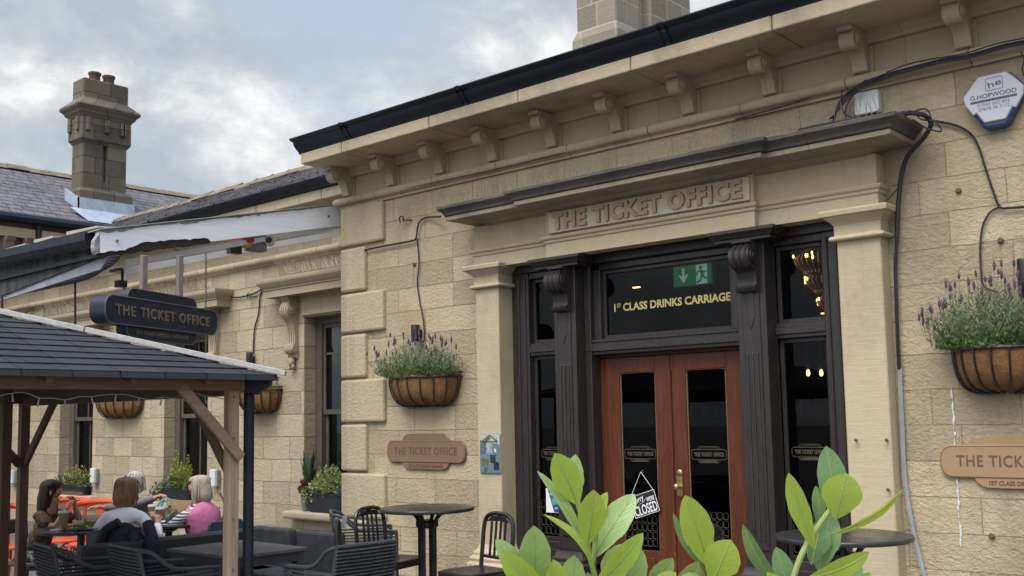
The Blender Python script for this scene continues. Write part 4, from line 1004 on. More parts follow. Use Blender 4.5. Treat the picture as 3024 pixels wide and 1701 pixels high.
shp2 = [(-.10, .215), (.10, .215), (.215, .06), (.205, -.01), (.15, -.115), (.125, -.10), (.075, -.195), (-.075, -.195), (-.125, -.10), (-.15, -.115), (-.205, -.01), (-.215, .06)]
m = MB(); m.prism([(p*.92, q*.80) for p, q in shp2], (c.x, -.075, c.z), (1, 0, 0), (0, 0, 1), (0, -.022, 0)); m.build('cover', M_alarm, t, bev=.006)
fy = -.0985
text('G.HOPWOOD', 'lettering', M_ink, t, (c.x, fy, c.z+.028), .030, .30, ext=.0008)
m = MB(); m.box(c.x-.15, c.x+.15, fy-.0008, fy+.002, c.z-.011, c.z+.004); m.build('print_bar', M_ink, t)
text('INTRUDER & FIRE SYSTEMS', 'lettering', M_inkgrey, t, (c.x, fy-.001, c.z-.0035), .009, .28, ext=.0006)
text('01943 830 835', 'lettering', M_inkgrey, t, (c.x, fy, c.z-.032), .022, .21, ext=.0008); text('07876 74 7112', 'lettering', M_inkgrey, t, (c.x, fy, c.z-.063), .021, .20, ext=.0008)
m = MB(); pts = [V((c.x+.01+p, fy, c.z+.105+q)) for p, q in rr(.11, .085, .008, 2)]; pts.append(pts[0]); m.tube(pts, .0022, 4, False); m.build('emblem_outline', M_inkgrey, t)
text('he', 'lettering', M_ink, t, (c.x+.012, fy, c.z+.102), .042, .085, ext=.0008, rot=(PI/2, rad(-12), 0))
def hook(px, py, label, y=0):
    p = at(px, py, y=y-.05); q = MB()
    ring = [p+V((-.03+.032*math.cos(a), -.02, .032*math.sin(a))) for a in [rad(-40+k*26) for k in range(12)]]
    q.tube(cr([V((p.x+.06, y+.01, p.z-.015)), p+V((.035, 0, -.015))]+ring[::1], 2), .008, 6)
    solo(q, 'wall_hook', M_blackmetal, label, 'hook', (p.x, y, p.z), smooth=True)
hook(1018, 551, 'black open eye hook in the wall near the top of the quoins')
# bird spikes
def spikes(name, a, b_, n, h, spread, label, double=True, seed=1, mat=None):
    rnd = random.Random(seed); m = MB(); a, b_ = V(a), V(b_)
    m.tube([a, b_], .006, 4)
    for i in range(n):
        p = a+(b_-a)*((i+rnd.uniform(-.3, .3))/n); p0 = p
        q = p+(V((rnd.uniform(-.5, .5)*spread, rnd.uniform(-1, .6)*spread, h*rnd.uniform(.75, 1.08))) if mat is None else V((-.085+rnd.uniform(-.03, .05)*(1 if i % 4 else 2), rnd.uniform(-1, .3)*spread, h*rnd.uniform(.7, 1.05))))
        m.tube([p0, q],   .0021 if mat is None else .003, 3)
    return solo(m, name, mat or M_spike, label, 'bird spikes', a, 'bird spike strips')
spikes('bird_spikes', (-7.25, -.12, 3.69), (-6.1, -.12, 3.69), 34, .20, .07, 'bird spikes on the far end of the entrance cornice', seed=2)
spikes('bird_spikes', (-6.08, -.18, 3.69), (-3.7, -.18, 3.69), 80, .20, .07, 'long row of bird spikes over the raised middle of the entrance cornice', seed=3)
spikes('bird_spikes', (-3.62, -.16, 3.69), (-2.7, -.16, 3.69), 32, .22, .08, 'bird spikes round the junction box on the entrance cornice', seed=4)
wn = ('wing window nearest the quoins', 'middle wing window behind the hanging sign', 'farthest wing window')
M_spikedk = plain('rusty_spike_wire', (.20, .175, .14), (.13, .11, .09), .6, 20)
for k, (a, b_) in enumerate(WIN):
    spikes('bird_spikes', (a-.3, YW-.16, 3.47), (b_+.28, YW-.16, 3.47), 84, .21, .11, 'tangled bird spikes on the hood of the '+wn[k], seed=20+k, mat=M_spikedk)
# small iron bits and holes on the wall
for (px, py, lab) in ((1043, 665, 'rusty bolt end in the wall above the lavender trough'), (2412, 480, 'rusted iron stub in the wall below the alarm box'), (2518, 605, 'hole where a fitting was removed above the larger lavender'), (2496, 1348, 'dark iron staple low on the wall under the bright plaque')):
    p = at(px, py, y=-.004); q = MB(); q.lathe([(.012, 0), (.02, .006), (.022, .014), (.014, .022)], (0, 0, 0), 8)
    q.v = [(p.x+v[0], -v[2], p.z+v[1]) for v in q.v]; solo(q, 'iron_stub', M_engrave, lab, 'iron stub', p)
for i, (px, py) in enumerate(((2155, 1108), (2232, 1108), (2236, 1232))):
    p = at(px, py, y=-.155); q = MB(); q.tube([p, p+V((.008, -.035, .004))], .008, 6); q.blob(p+V((.008, -.036, .004)), .013, .008, .013, 6, 5)
    solo(q, 'pilaster_screw', M_engrave, ('dark screw in the pilaster beside the glazing', 'dark screw in the pilaster beside the conduit', 'lower dark screw in the pilaster beside the conduit')[i], 'screw', p)
# drip of old white sealant down the wall
q = MB(); rnd = random.Random(4)
pp = [at(2395+ (t*23), 985+t*400, y=-.006) for t in [k/60 for k in range(61)]]
for k in range(60):
    if not (.36 < k/60 < .50) and rnd.random() < .85: q.blob(pp[k]+V((rnd.uniform(-.004, .004), 0, 0)), rnd.choice((.002, .004, .008)), .003, rnd.uniform(.010, .028), 6, 5, .3)
solo(q, 'sealant_drip', M_whitepl, 'white dribble of old sealant down the wall beside the bright plaque', 'stain', pp[0])
# glazed picture panel on the pilaster by the entrance
a, b_ = at(1205, 1090, y=-.17), at(1258, 1192, y=-.17); cx, cz = (a.x+b_.x)/2, (a.z+b_.z)/2; ww, hh = b_.x-a.x, a.z-b_.z
t = thing('picture_panel', 'small glossy picture of a room on the pilaster beside the entrance', 'picture', (cx, -.15, cz))
m = MB(); m.prism(rr(ww, hh, .012, 3), (cx, -.151, cz), (1, 0, 0), (0, 0, 1), (0, -.012, 0)); m.build('panel', plain('picture_base', (.30, .36, .34), (.22, .28, .27), .2, 9, coat=.6), t, bev=.002)
pics = [((-.5, .16, .5, .5), (.50, .56, .46)), ((-.5, -.06, -.18, .34), (.12, .16, .19)), ((-.18, -.02, .12, .22), (.34, .43, .50)), ((.12, -.02, .5, .26), (.16, .22, .22)), ((-.5, -.5, .5, -.02), (.16, .24, .27)), ((-.42, -.34, -.06, -.13), (.17, .15, .09)), ((.02, -.24, .3, -.04), (.03, .045, .05)), ((.2, -.42, .46, -.2), (.025, .03, .035)), ((-.3, -.5, -.1, -.36), (.09, .13, .15)), ((.24, .04, .34, .14), (.7, .7, .62))]
for i, ((x0, z0, x1, z1), colr) in enumerate(pics):
    m = MB(); yy = -.1635-.0006*i; sk = .03
    m.prism([(x0*ww*.96, z0*hh*.96), (x1*ww*.96, (z0+sk*(i % 3-1))*hh*.96), (x1*ww*.96, (z1-sk*(i % 2))*hh*.96), (x0*ww*.96, z1*hh*.96)], (cx, yy, cz), (1, 0, 0), (0, 0, 1), (0, -.0004, 0))
    m.build('printed_patch', plain('print_%d' % i, colr, [c*.55 for c in colr], .25, 30, coat=.5), t)
m = MB()
for (x0, z0, x1, z1) in ((-.34, .3, .02, .46), (.02, .46, .4, .3), (-.34, .3, .4, .3), (-.2, .3, .02, .4)): m.tube([(cx+x0*ww, -.171, cz+z0*hh), (cx+x1*ww, -.171, cz+z1*hh)], .004, 4)
m.build('printed_rafters', M_engrave, t)
# card in the side window
a = at(1374, 1232, y=.11); t = thing('gift_card_poster', 'blue and white gift card poster inside the side window', 'poster', (a.x, .11, a.z))
ax, az = a.x+.01, a.z-.20
m = MB(); m.box(ax-.02, ax+.20, .118, .121, az-.01, az+.215); m.build('card', M_signw, t)
m = MB(); m.prism([(.0, .21), (.198, .21), (.198, -.005), (.075, -.005)], (ax, .1165, az), (1, 0, 0), (0, 0, 1), (0, .001, 0)); m.build('blue_panel', plain('poster_blue', (.02, .06, .22), (.03, .09, .28), .4), t)
m = MB(); m.prism([(.045, .12), (.198, .14), (.198, .09), (.06, .06)], (ax, .1155, az), (1, 0, 0), (0, 0, 1), (0, .0005, 0)); m.build('green_swoosh', plain('poster_green', (.08, .36, .30), None, .4), t)
text('ILKLEY', 'lettering', M_signw, t, (ax+.09, .1145, az+.16), .024, .13, ext=.0005); text('GIFT CARD', 'lettering', M_signw, t, (ax+.135, .1145, az+.03), .02, .10, ext=.0005)
# tilted closed sign hung on the door glass
c = at(1622, 1268, y=.15); t = thing('closed_sign', 'small black and white sign saying closed, hanging tilted on the door glass', 'sign', (c.x, .15, c.z))
rot = Matrix.Rotation(rad(-17.5), 3, 'Y'); W_, H_ = .27, .195
def rp(x, z, y=0): q = rot @ V((x, 0, z)); return V((c.x+q.x, .15+y, c.z+q.z))
ex, ez_ = rot @ V((1, 0, 0)), rot @ V((0, 0, 1))
m = MB(); m.prism(rr(W_, H_, .004, 2), (c.x, .15, c.z), ex, ez_, (0, .004, 0)); m.build('board', M_signblk, t)
m = MB(); pts = [rp(p, q, -.001) for p, q in rr(W_-.008, H_-.008, .003, 2)]; pts.append(pts[0]); m.tube(pts, .0028, 4, False); m.build('border', M_signw, t)
RT = (PI/2, rad(-17.5), 0)
text('CLOSED', 'lettering', M_signw, t, rp(0, -.046, -.002), .082, .245, RT, .0006, .0015)
text('Sorry', 'lettering', M_signw, t, rp(-.058, .05, -.002), .044, .125, (PI/2, rad(-28), 0), .0006, .0008, shear=.3)
text("WE'RE", 'lettering', M_signw, t, rp(.072, .028, -.002), .034, .085, RT, .0006, .001)
m = MB(); m.tube(cr([rp(-.06, .012, -.002), rp(-.01, .02, -.002), rp(.02, .04, -.002)], 4), .0018, 4); m.build('flourish', M_signw, t)
ap = at(1612, 1187, y=.16)
m = MB(); m.tube([rp(-.125, .095), ap], .0022, 4); m.tube([rp(.125, .095), ap], .0022, 4); m.build('cord', M_signw, t)
m = MB(); m.lathe([(.02, 0), (.018, .006), (.008, .012), (.006, .02)], (0, 0, 0), 12); m.v = [(ap.x+v[0], .188-v[2], ap.z+v[1]) for v in m.v]; m.build('suction_hook', M_clear, t, smooth=True)
# exit sign inside the transom glass
c = at(1742, 692, y=.30); t = thing('exit_sign', 'green running man exit sign behind the transom glass', 'exit sign', (c.x, .30, c.z))
ew, eh = .38, .175
m = MB(); m.box(c.x-ew/2-.012, c.x+ew/2+.012, .302, .36, c.z-eh/2-.012, c.z+eh/2+.03); m.build('housing', plain('exit_housing', (.30, .33, .33), None, .4), t, bev=.006)
m = MB(); m.box(c.x-ew/2, c.x+ew/2, .297, .301, c.z-eh/2, c.z+eh/2); m.build('green_face', M_exit, t)
m = MB(); m.prism([(-.012, .068), (.012, .068), (.012, -.01), (.036, .016), (.047, .004), (0, -.064), (-.047, .004), (-.036, .016), (-.012, -.01)], (c.x-.09, .2955, c.z), (1, 0, 0), (0, 0, 1), (0, .001, 0)); m.build('arrow', M_exitw, t)
m = MB(); m.box(c.x+.04, c.x+.15, .2945, .2965, c.z-.085, c.z+.085); m.build('doorway_symbol', M_exitw, t)
m = MB(); q = lambda pts, r: m.tube([(c.x+.1+p, .2915, c.z+z) for p, z in pts], r, 5)
m.tube([(c.x+.085, .295, c.z+.058), (c.x+.085, .291, c.z+.058)], .017, 10); q([(-.012, .035), (.008, -.012)], .014); q([(.008, -.012), (.03, -.04), (.065, -.04)], .009); q([(.0, -.012), (-.015, -.05), (-.05, -.075)], .009); q([(-.008, .03), (-.045, .022), (-.055, -.01)], .007); q([(-.005, .032), (.03, .012), (.045, .025)], .007)
m.build('running_figure', M_exit, t)
m = MB(); m.tube([(c.x-.1, .33, c.z+.14), (c.x-.1, .33, 3.6)], .004, 4); m.tube([(c.x+.1, .33, c.z+.14), (c.x+.1, .33, 3.6)], .004, 4); m.build('suspension_rod', M_blackmetal, t)
# lamps inside the bar
def pendant(px, py, y, label):
    c = at(px, py, y=y); t = thing('pendant_lamp', label, 'pendant lamp', c, 'amber glass pendants in the bar'); rnd = random.Random(int(px))
    m = MB(); m.lathe([(.04, .13), (.12, .12), (.20, .07), (.235, 0), (.21, -.07), (.13, -.12), (.05, -.14), (.05, -.13), (.12, -.11), (.20, -.06), (.225, 0), (.19, .065), (.10, .11), (.03, .12)], c, 22); m.build('glass_shade', M_amber, t, smooth=True)
    m = MB()
    for k in range(26): a = 2*PI*k/26; rr_ = .238; m.tube(cr([c+V((rr_*math.cos(a)*.5, rr_*math.sin(a)*.5, .115)), c+V((rr_*math.cos(a), rr_*math.sin(a), .0)), c+V((rr_*math.cos(a)*.55, rr_*math.sin(a)*.55, -.122))], 3), .0045, 4)
    m.build('cut_glass_ribs', M_ribglow, t)  # warm lamp glow given to the ribs as emission
    for k in range(9): a = rnd.uniform(-3.2, .2); q = MB(); q.blob(c+V((.24*math.cos(a), .24*math.sin(a), rnd.uniform(-.03, .07))), .010, .010, .020, 8, 6); q.build('bulb', M_bulb, t)  # glints on the cut glass, made as small glowing blobs
    m = MB(); m.tube([c+V((0, 0, .15)), V((c.x, c.y, 3.6))], .006, 5); m.build('flex', M_blackmetal, t)
pendant(2062, 655, 1.8, 'largest amber glass pendant lamp seen through the fanlight')
pendant(2085, 705, 2.6, 'middle amber glass pendant lamp seen through the fanlight')
pendant(2112, 757, 3.4, 'lowest amber glass pendant lamp beside the pilaster edge')
for i, (px, py) in enumerate(((2033, 938), (2066, 938))):
    c = at(px, py, y=2.2); t = thing('filament_lamp', ('filament bulb farther from the pilaster, glowing in the side window', 'filament bulb nearer the pilaster, glowing in the side window')[i], 'lamp', c, 'bare filament bulbs in the bar')
    m = MB(); m.lathe([(.006, .035), (.013, .025), (.019, 0), (.016, -.022), (.005, -.033)], c, 12); m.build('bulb', M_bulb, t, smooth=True)
    m = MB(); m.lathe([(.02, .04), (.02, .09), (.008, .1)], c, 10); m.tube([c+V((0, 0, .1)), V((c.x, c.y, 3.6))], .004, 4); m.build('holder', M_brass, t)
for i, (px, py) in enumerate(((1601, 723), (2077, 788))):
    c = at(px, py, y=3.9); m = MB(); m.box(c.x-.05, c.x+.05, c.y-.02, c.y+.02, c.z-.006, c.z+.006); solo(m, 'ceiling_spot', M_bulb, ('small lit ceiling spot seen through the transom glass', 'small lit ceiling spot seen through the fanlight')[i], 'ceiling light', c)
# back bar furniture glimpsed through the doors
t = thing('back_bar', 'dark back bar with bottles glimpsed through the door glass', 'bar', (-6.6, 4.4, 0)); rnd = random.Random(12)
m = MB(); m.box(-8.2, -5.2, 3.9, 4.5, .06, 1.1); m.box(-8.25, -5.15, 3.85, 4.55, 1.1, 1.15); m.build('counter', plain('bar_wood', (.03, .015, .01), (.045, .025, .015), .4), t)
m = MB(); m.box(-8.2, -5.2, 4.7, 4.95, 1.5, 1.53); m.box(-8.2, -5.2, 4.7, 4.95, 1.9, 1.93); m.build('shelf', plain('bar_shelf', (.07, .04, .02), None, .5), t)
for k in range(14): q = MB(); x = -8.0+.2*k; q.lathe([(.035, 1.531), (.035, 1.69), (.013, 1.75), (.013, 1.81)], (x, 4.82, 0), 8); q.build('bottle', plain('bottle_%d' % (k % 4), [(.10, .05, .02), (.03, .08, .04), (.2, .2, .2), (.12, .08, .03)][k % 4], None, .15), t, smooth=True)
# devices under the canopy
c = at(640, 612, x=-9.55); t = thing('emergency_stop', 'grey control box with red stop button under the white beam', 'switch', c)
m = MB(); m.box(c.x-.06, c.x+.07, c.y-.10, c.y+.12, c.z-.09, c.z+.09); m.build('case', M_greyboard, t, bev=.01)
m = MB(); m.box(c.x-.02, c.x+.09, c.y-.17, c.y-.10, c.z-.07, c.z+.07); m.build('yellow_plate', M_yellowbox, t, bev=.006)
m = MB(); m.tube([(c.x+.05, c.y-.165, c.z), (c.x+.05, c.y-.22, c.z)], .05, 12); m.tube([(c.x+.09, c.y-.13, c.z+.01), (c.x+.13, c.y-.135, c.z+.01)], .042, 12); m.build('stop_button', M_redbtn, t, smooth=True)
m = MB(); m.box(c.x-.02, c.x+.06, c.y-.34, c.y-.2, c.z-.15, c.z-.06); m.build('socket', M_blackmetal, t)
c = at(668, 604, x=-9.55); t = thing('pipe_camera', 'white bullet camera beside the red stop button', 'camera', c)
m = MB(); m.tube([c+V((-.05, .1, 0)), c+V((.12, -.04, -.02))], .055, 12); m.build('barrel', M_whitepl, t, smooth=True)
m = MB(); m.tube([c+V((.118, -.04, -.02)), c+V((.126, -.044, -.021))], .035, 10); m.build('lens', M_ink, t)
m = MB(); m.tube([c+V((-.02, .06, .02)), c+V((-.02, .06, .14))], .02, 6); m.box(c.x-.06, c.x+.02, c.y+.02, c.y+.1, c.z+.13, c.z+.15); m.build('mount', M_whitepl, t)
c = at(308, 690, x=-10.2); t = thing('flood_light', 'small black floodlight hanging under the broken canopy end', 'floodlight', c)
m = MB(); m.box(c.x-.10, c.x+.10, c.y-.10, c.y+.10, c.z+.02, c.z+.06); m.build('lamp_head', M_blackmetal, t, bev=.01)
m = MB(); m.tube([c+V((0, 0, .05)), c+V((0, 0, -.10))], .015, 6); m.box(c.x-.05, c.x+.05, c.y-.06, c.y+.03, c.z-.14, c.z-.07); m.build('arm', M_blackmetal, t)
q = MB(); p0 = at(308, 700, x=-10.2); p1 = at(306, 760, x=-10.2); q.tube([p0, lerp(p0, p1, .5)+V((0, .03, 0)), p1+V((0, 0, -.3))], .010, 5); solo(q, 'drop_cable', M_cable, 'black cable hanging from the small floodlight', 'cable', p0)
for i, (px, py0, py1, xx, lab, r) in enumerate(((446, 628, 745, -9.6, 'black cable hanging beside the sign post', .012), (189, 708, 840, -10.4, 'thin black rod hanging in front of the far windows', .012), (5, 745, 800, -11, 'black rod hanging at the picture edge', .014), (518, 620, 900, -9.7, 'rusty chain hanging past the middle window hood', .007))):
    p0, p1 = at(px, py0, x=xx), at(px+(0 if i else -2), py1, x=xx)
    q = MB()
    if i == 3:
        nlk = 42
        for k in range(nlk):
            a, b_ = lerp(p0, p1, k/nlk), lerp(p0, p1, (k+1)/nlk); dx = V((.012, 0, 0)) if k % 2 else V((0, .012, 0)); q.tube([a+dx, b_+dx*.2], .004, 4); q.tube([a-dx, b_-dx*.2], .004, 4)
    else: q.tube([p0, p1], r, 6)
    solo(q, ('drop_cable', 'hanging_rod', 'hanging_rod', 'chain')[i], M_spikedk if i == 3 else M_cable, lab, ('cable', 'rod', 'rod', 'chain')[i], p0)
cable('wall_cable', [(563, 731), (575, 743), (600, 748), (640, 738), (665, 722), (682, 710)], YW-.03, .010, 'black cable sagging between two window hoods on the wing')
cable('wall_cable', [(682, 710), (665, 722), (655, 742), (650, 790), (640, 830), (637, 890)], YW-.02, .010, 'black cable dropping to the light above the spindly lavender')
cable('wall_cable', [(0, 818), (60, 790), (100, 765), (112, 800), (108, 830)], YW-.05, .009, 'loose wire drooping on the far part of the wing')
hook(632, 744, 'small black hook in the wing wall beside the sagging cable', YW)
# the hanging sign on two posts
sa, sb = at(252, 795, f=9.2), None
e_ = V((-.393, .915, 0)).normalized()
ctr = at(397, 797, f=9.75)
nrm = V((e_.y, -e_.x, 0))                                      # towards the viewer
if nrm.dot(CAM-ctr) < 0: nrm = -nrm
# solve the half length so the ends fall where the photo has them
def proj(p):
    q = [sum(MR[i][k]*(p-CAM)[k] for k in range(3)) for i in range(3)]
    return (1512+FL*q[0]/q[2])/K, (CY+FL*q[1]/q[2])/K
L = .5
while proj(ctr+e_*L)[0]-proj(ctr-e_*L)[0] < 283: L += .01
SW = 2*L; SH = SW*.148
t = thing('hanging_sign', 'dark navy double stepped sign hanging on two posts from the canopy', 'sign', ctr)
m = MB(); m.prism(rr(SW*.62, SH*1.85, SH*.36, 6), ctr-nrm*.06-V((0, 0, .012)), e_, (0, 0, 1), nrm*.12); m.build('back_board', M_navy, t, bev=.01)
m = MB(); m.prism(rr(SW, SH, SH*.40, 8), ctr-nrm*.085, e_, (0, 0, 1), nrm*.17); m.build('name_board', M_navy, t, bev=.008)
m = MB()
for (w_, h_, r_, dn, dz) in ((SW, SH, SH*.40, .0865, 0), (SW*.62, SH*1.85, SH*.36, .0615, -.012)):
    pts = [ctr+nrm*dn+V((0, 0, dz))+e_*p+V((0, 0, q)) for p, q in rr(w_, h_, r_, 8)]; pts.append(pts[0]); m.tube(pts, .007, 5, False)
m.build('edge_trim', M_navyedge, t)
ang = math.atan2(e_.y, e_.x)
text('THE TICKET OFFICE', 'lettering', M_signtext, t, ctr+nrm*.088+V((0, 0, .0)), SH*.36, SW*.84, (PI/2, 0, ang), .003, .003, 1.2)
text('1ST CLASS DRINKS CARRIAGE', 'lettering', M_signtext, t, ctr+nrm*.064+V((0, 0, -SH*.72)), SH*.13, SW*.46, (PI/2, 0, ang), .003, .001)
for px in (360, 450):
    k = min([(abs(proj(ctr+e_*(L*(s/100)))[0]-px), s/100) for s in range(-90, 91)])[1]
    p = ctr+e_*L*k; q = MB(); top_ = at(px, 640, f=(p-CAM).dot(V(MR[2]))).z
    q.bar(p+V((0, 0, SH*.8)), V((p.x, p.y, top_)), .055, .055, (1, 0, 0)); q.build('post', plain('brown_post', (.16, .13, .11), (.20, .165, .14), .6), t, bev=.006)
# sockets and planters on the wing wall
for i, (px, py) in enumerate(((238, 1197), (541, 1203), (33, 1200))):
    c = at(px, py, y=YW-.05); t = thing('outdoor_socket', ('white weatherproof socket between the far and middle windows', 'white weatherproof socket behind the wooden gazebo post', 'white weatherproof socket behind the dark gazebo posts')[i], 'socket', (c.x, YW, c.z), 'white outdoor sockets on the wing')
    m = MB(); m.box(c.x-.065, c.x+.065, YW-.05, YW, c.z-.12, c.z+.11); m.build('back_box', M_greyboard, t, bev=.008)
    m = MB(); m.box(c.x-.065, c.x+.065, YW-.10, YW-.05, c.z-.11, c.z+.12); m.build('cover', M_whitepl, t, bev=.012, seg=2)
    m = MB(); m.tube([(c.x-.03, YW-.098, c.z+.0), (c.x-.03, YW-.106, c.z)], .016, 8); m.build('lock', M_potgrey, t)
def leaves(mb, c, rx, ry, rz, n, ll, lw, rnd, up=.4, droop=0):
    """clump of leaves spread through a volume"""
    for i in range(n):
        a = rnd.uniform(0, 2*PI); b_ = rnd.uniform(-1, 1); r = rnd.random()**.45
        d_ = V((math.cos(a)*math.sqrt(1-b_*b_), math.sin(a)*math.sqrt(1-b_*b_), b_))
        p = c+V((d_.x*rx*r, d_.y*ry*r, d_.z*rz*r))
        o = (d_+V((rnd.uniform(-.7, .7), rnd.uniform(-.7, .7), up-droop+rnd.uniform(-.5, .5)))).normalized()
        s = o.cross(V((rnd.uniform(-1, 1), rnd.uniform(-1, 1), rnd.uniform(-1, 1)))).normalized()*lw*rnd.uniform(.6, 1.2); L_ = ll*rnd.uniform(.6, 1.3)
        nn = o.cross(s).normalized()*L_*.12
        mb.add([p, p+o*L_*.45-s+nn, p+o*L_, p+o*L_*.45+s+nn], [(0, 1, 2), (0, 2, 3)])
def windowbox(px, py, wpx, kind, label, plabel, seed):
    rnd = random.Random(seed); c = at(px, py, y=YW-.06); base = .525; hw = (at(px+wpx/2, py, y=YW-.06).x-at(px-wpx/2, py, y=YW-.06).x)/2
    h = c.z-base
    t = thing('window_planter', label, 'planter', (c.x, YW-.02, base), 'black planters on the window sills')
    m = MB(); vs = []
    for (k, z) in ((.84, base), (.88, base+.05), (.97, base+h*.9), (1.02, base+h*.9), (1.03, base+h), (.95, base+h), (.94, base+h*.85)):
        vs.append([(c.x+hw*k*p, YW-.03+.105*k*q, z) for p, q in rr(2, 2, .35, 3)])
    n = len(vs[0]); m.add([v for r in vs for v in r], [(i*n+k, i*n+(k+1) % n, (i+1)*n+(k+1) % n, (i+1)*n+k) for i in range(len(vs)-1) for k in range(n)]+[tuple(range(n))]); m.build('trough', M_planter, t, smooth=True)
    m = MB(); m.add([(c.x+hw*.94*p, YW-.03+.1*q, base+h*.86) for p, q in rr(2, 2, .35, 3)], [tuple(range(n))]); m.build('compost', M_soil, t)
    if kind == 'l':
        m = MB(); m.box(c.x-hw*.85, c.x+hw*.85, YW-.135, YW+.07, base-.002, base+.05); m.build('drip_tray', M_engrave, t)
    pl = thing('window_plant', plabel, 'plant', (c.x, YW-.03, base+h), 'plants in the window planters')
    top = base+h; y = YW-.04
    m = MB(); leaves(m, V((c.x, y, top+.06)), hw*1.0, .12, .10, 260, .055, .022, rnd); leaves(m, V((c.x-hw*.8, y-.08, top-.02)), .10, .06, .10, 60, .05, .02, rnd, droop=1); m.build('ivy', M_ivy if kind != 'v' else M_varieg, pl)
    m = MB(); leaves(m, V((c.x+hw*(.25 if kind != 'v' else .1), y, top+.16)), hw*.65, .11, .16, 240, .045, .018, rnd, .8); m.build('shrub', M_yellow if kind == 'y' else M_varieg if kind != 'l' else M_yellow, pl)
    if kind == 'y':
        m = MB()
        for dx, hh_ in ((.0, .62), (-.08, .48), (.22, .52), (.12, .40), (.3, .36)):
            b0 = V((c.x+dx, y, top+.05)); tp = b0+V((dx*.3, rnd.uniform(-.03, .03), hh_*.8))
            for k in range(34): leaves(m, lerp(b0, tp, k/34), .05*(1.15-k/34), .05*(1.15-k/34), .02, 3, .04, .014, rnd, .8)
        m.build('tall_shoots', M_yellow, pl)
        m = MB()
        for k in range(12): q0 = V((c.x-hw*.9-.01*k, y-.08, top-.03*k)); leaves(m, q0+V((-.09, 0, 0)), .07, .04, .04, 9, .055, .022, rnd, 0, .6)
        m.build('trailing_ivy', M_ivy, pl)
    if kind == 'v':
        m = MB()
        for k in range(16):
            a = rnd.uniform(0, 6.28); b0 = V((c.x-hw*1.05, y, top+.03)); tp = b0+V((.12*math.cos(a)-.02, .1*math.sin(a), rnd.uniform(.22, .52)))
            s = V((-math.sin(a), math.cos(a), 0))*.03; mid = lerp(b0, tp, .6)+V((0, 0, .05)); m.add([b0, mid-s, tp, mid+s], [(0, 1, 2), (0, 2, 3)])
        m.build('strap_leaves', M_darkleaf, pl)
    if kind == 'l':
        m = MB(); b0 = V((c.x+.05, y, top+.1)); m.tube(cr([b0, b0+V((-.02, 0, .25)), b0+V((-.10, 0, .5))], 4), .004, 4)
        for k in range(20): leaves(m, lerp(b0+V((0, 0, .2)), b0+V((-.10, 0, .5)), k/20), .015, .015, .01, 1, .02, .008, rnd)
        m.build('seed_stalk', M_lav, pl)
    return c, hw, base
windowbox(178, 1222, 88, 'l', 'black planter on the sill of the farthest wing window', 'bushy green ivy and shrub in the farthest window planter', 31)
windowbox(441, 1230, 82, 'y', 'black tapered planter on the middle window sill', 'tall golden shoots over trailing ivy in the middle window planter', 32)
c, hw, base = windowbox(822, 1240, 92, 'v', 'large black planter on the sill next to the quoins', 'cream variegated shrub and strap leaves beside the quoins', 33)
p = at(768, 1292, y=YW-.06); rnd = random.Random(5)
t = thing('zinc_pot', 'small zinc pot on the sill next to the large black planter', 'pot', (p.x, YW-.05, .525)); m = MB(); m.lathe([(.045, .525), (.065, .70), (.068, .70), (.058, .695)], (p.x, YW-.05, 0), 14); m.build('pot', M_potgrey, t, smooth=True)
t = thing('red_begonia', 'small red leaved plant in the zinc pot', 'plant', (p.x, YW-.05, .7)); m = MB(); leaves(m, V((p.x, YW-.05, .80)), .075, .07, .11, 130, .05, .022, rnd); m.build('foliage', M_red, t); m = MB(); leaves(m, V((p.x, YW-.05, .76)), .07, .07, .07, 60, .05, .022, rnd); m.build('lower_leaves', M_darkleaf, t)
# ================================================================ timber gazebo with felt shingle roof
gp = at(582, 1100, f=6.9); PXr, PYb = gp.x, gp.y
PXl = at(60, 1100, y=PYb).x; OV = .21
GWd = PXr-PXl; PYf = PYb-GWd; pw = .074
G = thing('gazebo', 'small timber gazebo with a dark shingled hipped roof over the seating', 'gazebo', ((PXl+PXr)/2, (PYb+PYf)/2, 0))
zb0 = at(582, 988, x=PXr).z                                    # underside of the beam
zb1 = zb0+.10
ex, ey = PXr+OV, PYb+OV
zt_ = at(690, 947, f=(V((ex, ey, 2))-CAM).dot(V(MR[2]))).z
xc, yc = (PXl+PXr)/2, (PYb+PYf)/2
# find the rise of the hip from where it leaves the picture
best = min(((abs(proj(V((ex-s*.01, ey-s*.01, at(10, 797, f=(V((ex-s*.01, ey-s*.01, 2.3))-CAM).dot(V(MR[2]))).z)))[0]-10), s*.01) for s in range(20, 178)))
s_ = best[1]; zh = at(10, 797, f=(V((ex-s_, ey-s_, 2.3))-CAM).dot(V(MR[2]))).z
sl_ = (zh-zt_)/s_; half = GWd/2+OV; za_ = zt_+sl_*half
M_shing = tiles('felt_shingle', (.022, .025, .032), (.030, .034, .042), (.006, .007, .009), .36, 5.0, 'y', bmp=.35, gapw=.006)
M_shingx = tiles('felt_shingle_x', (.022, .025, .032), (.030, .034, .042), (.006, .007, .009), .36, 5.0, 'x', bmp=.35, gapw=.006)
corners = [V((ex, PYf-OV, zt_)), V((ex, ey, zt_)), V((PXl-OV, ey, zt_)), V((PXl-OV, PYf-OV, zt_))]
apex = V((xc, yc, za_)); NR = 13
rnd = random.Random(2)
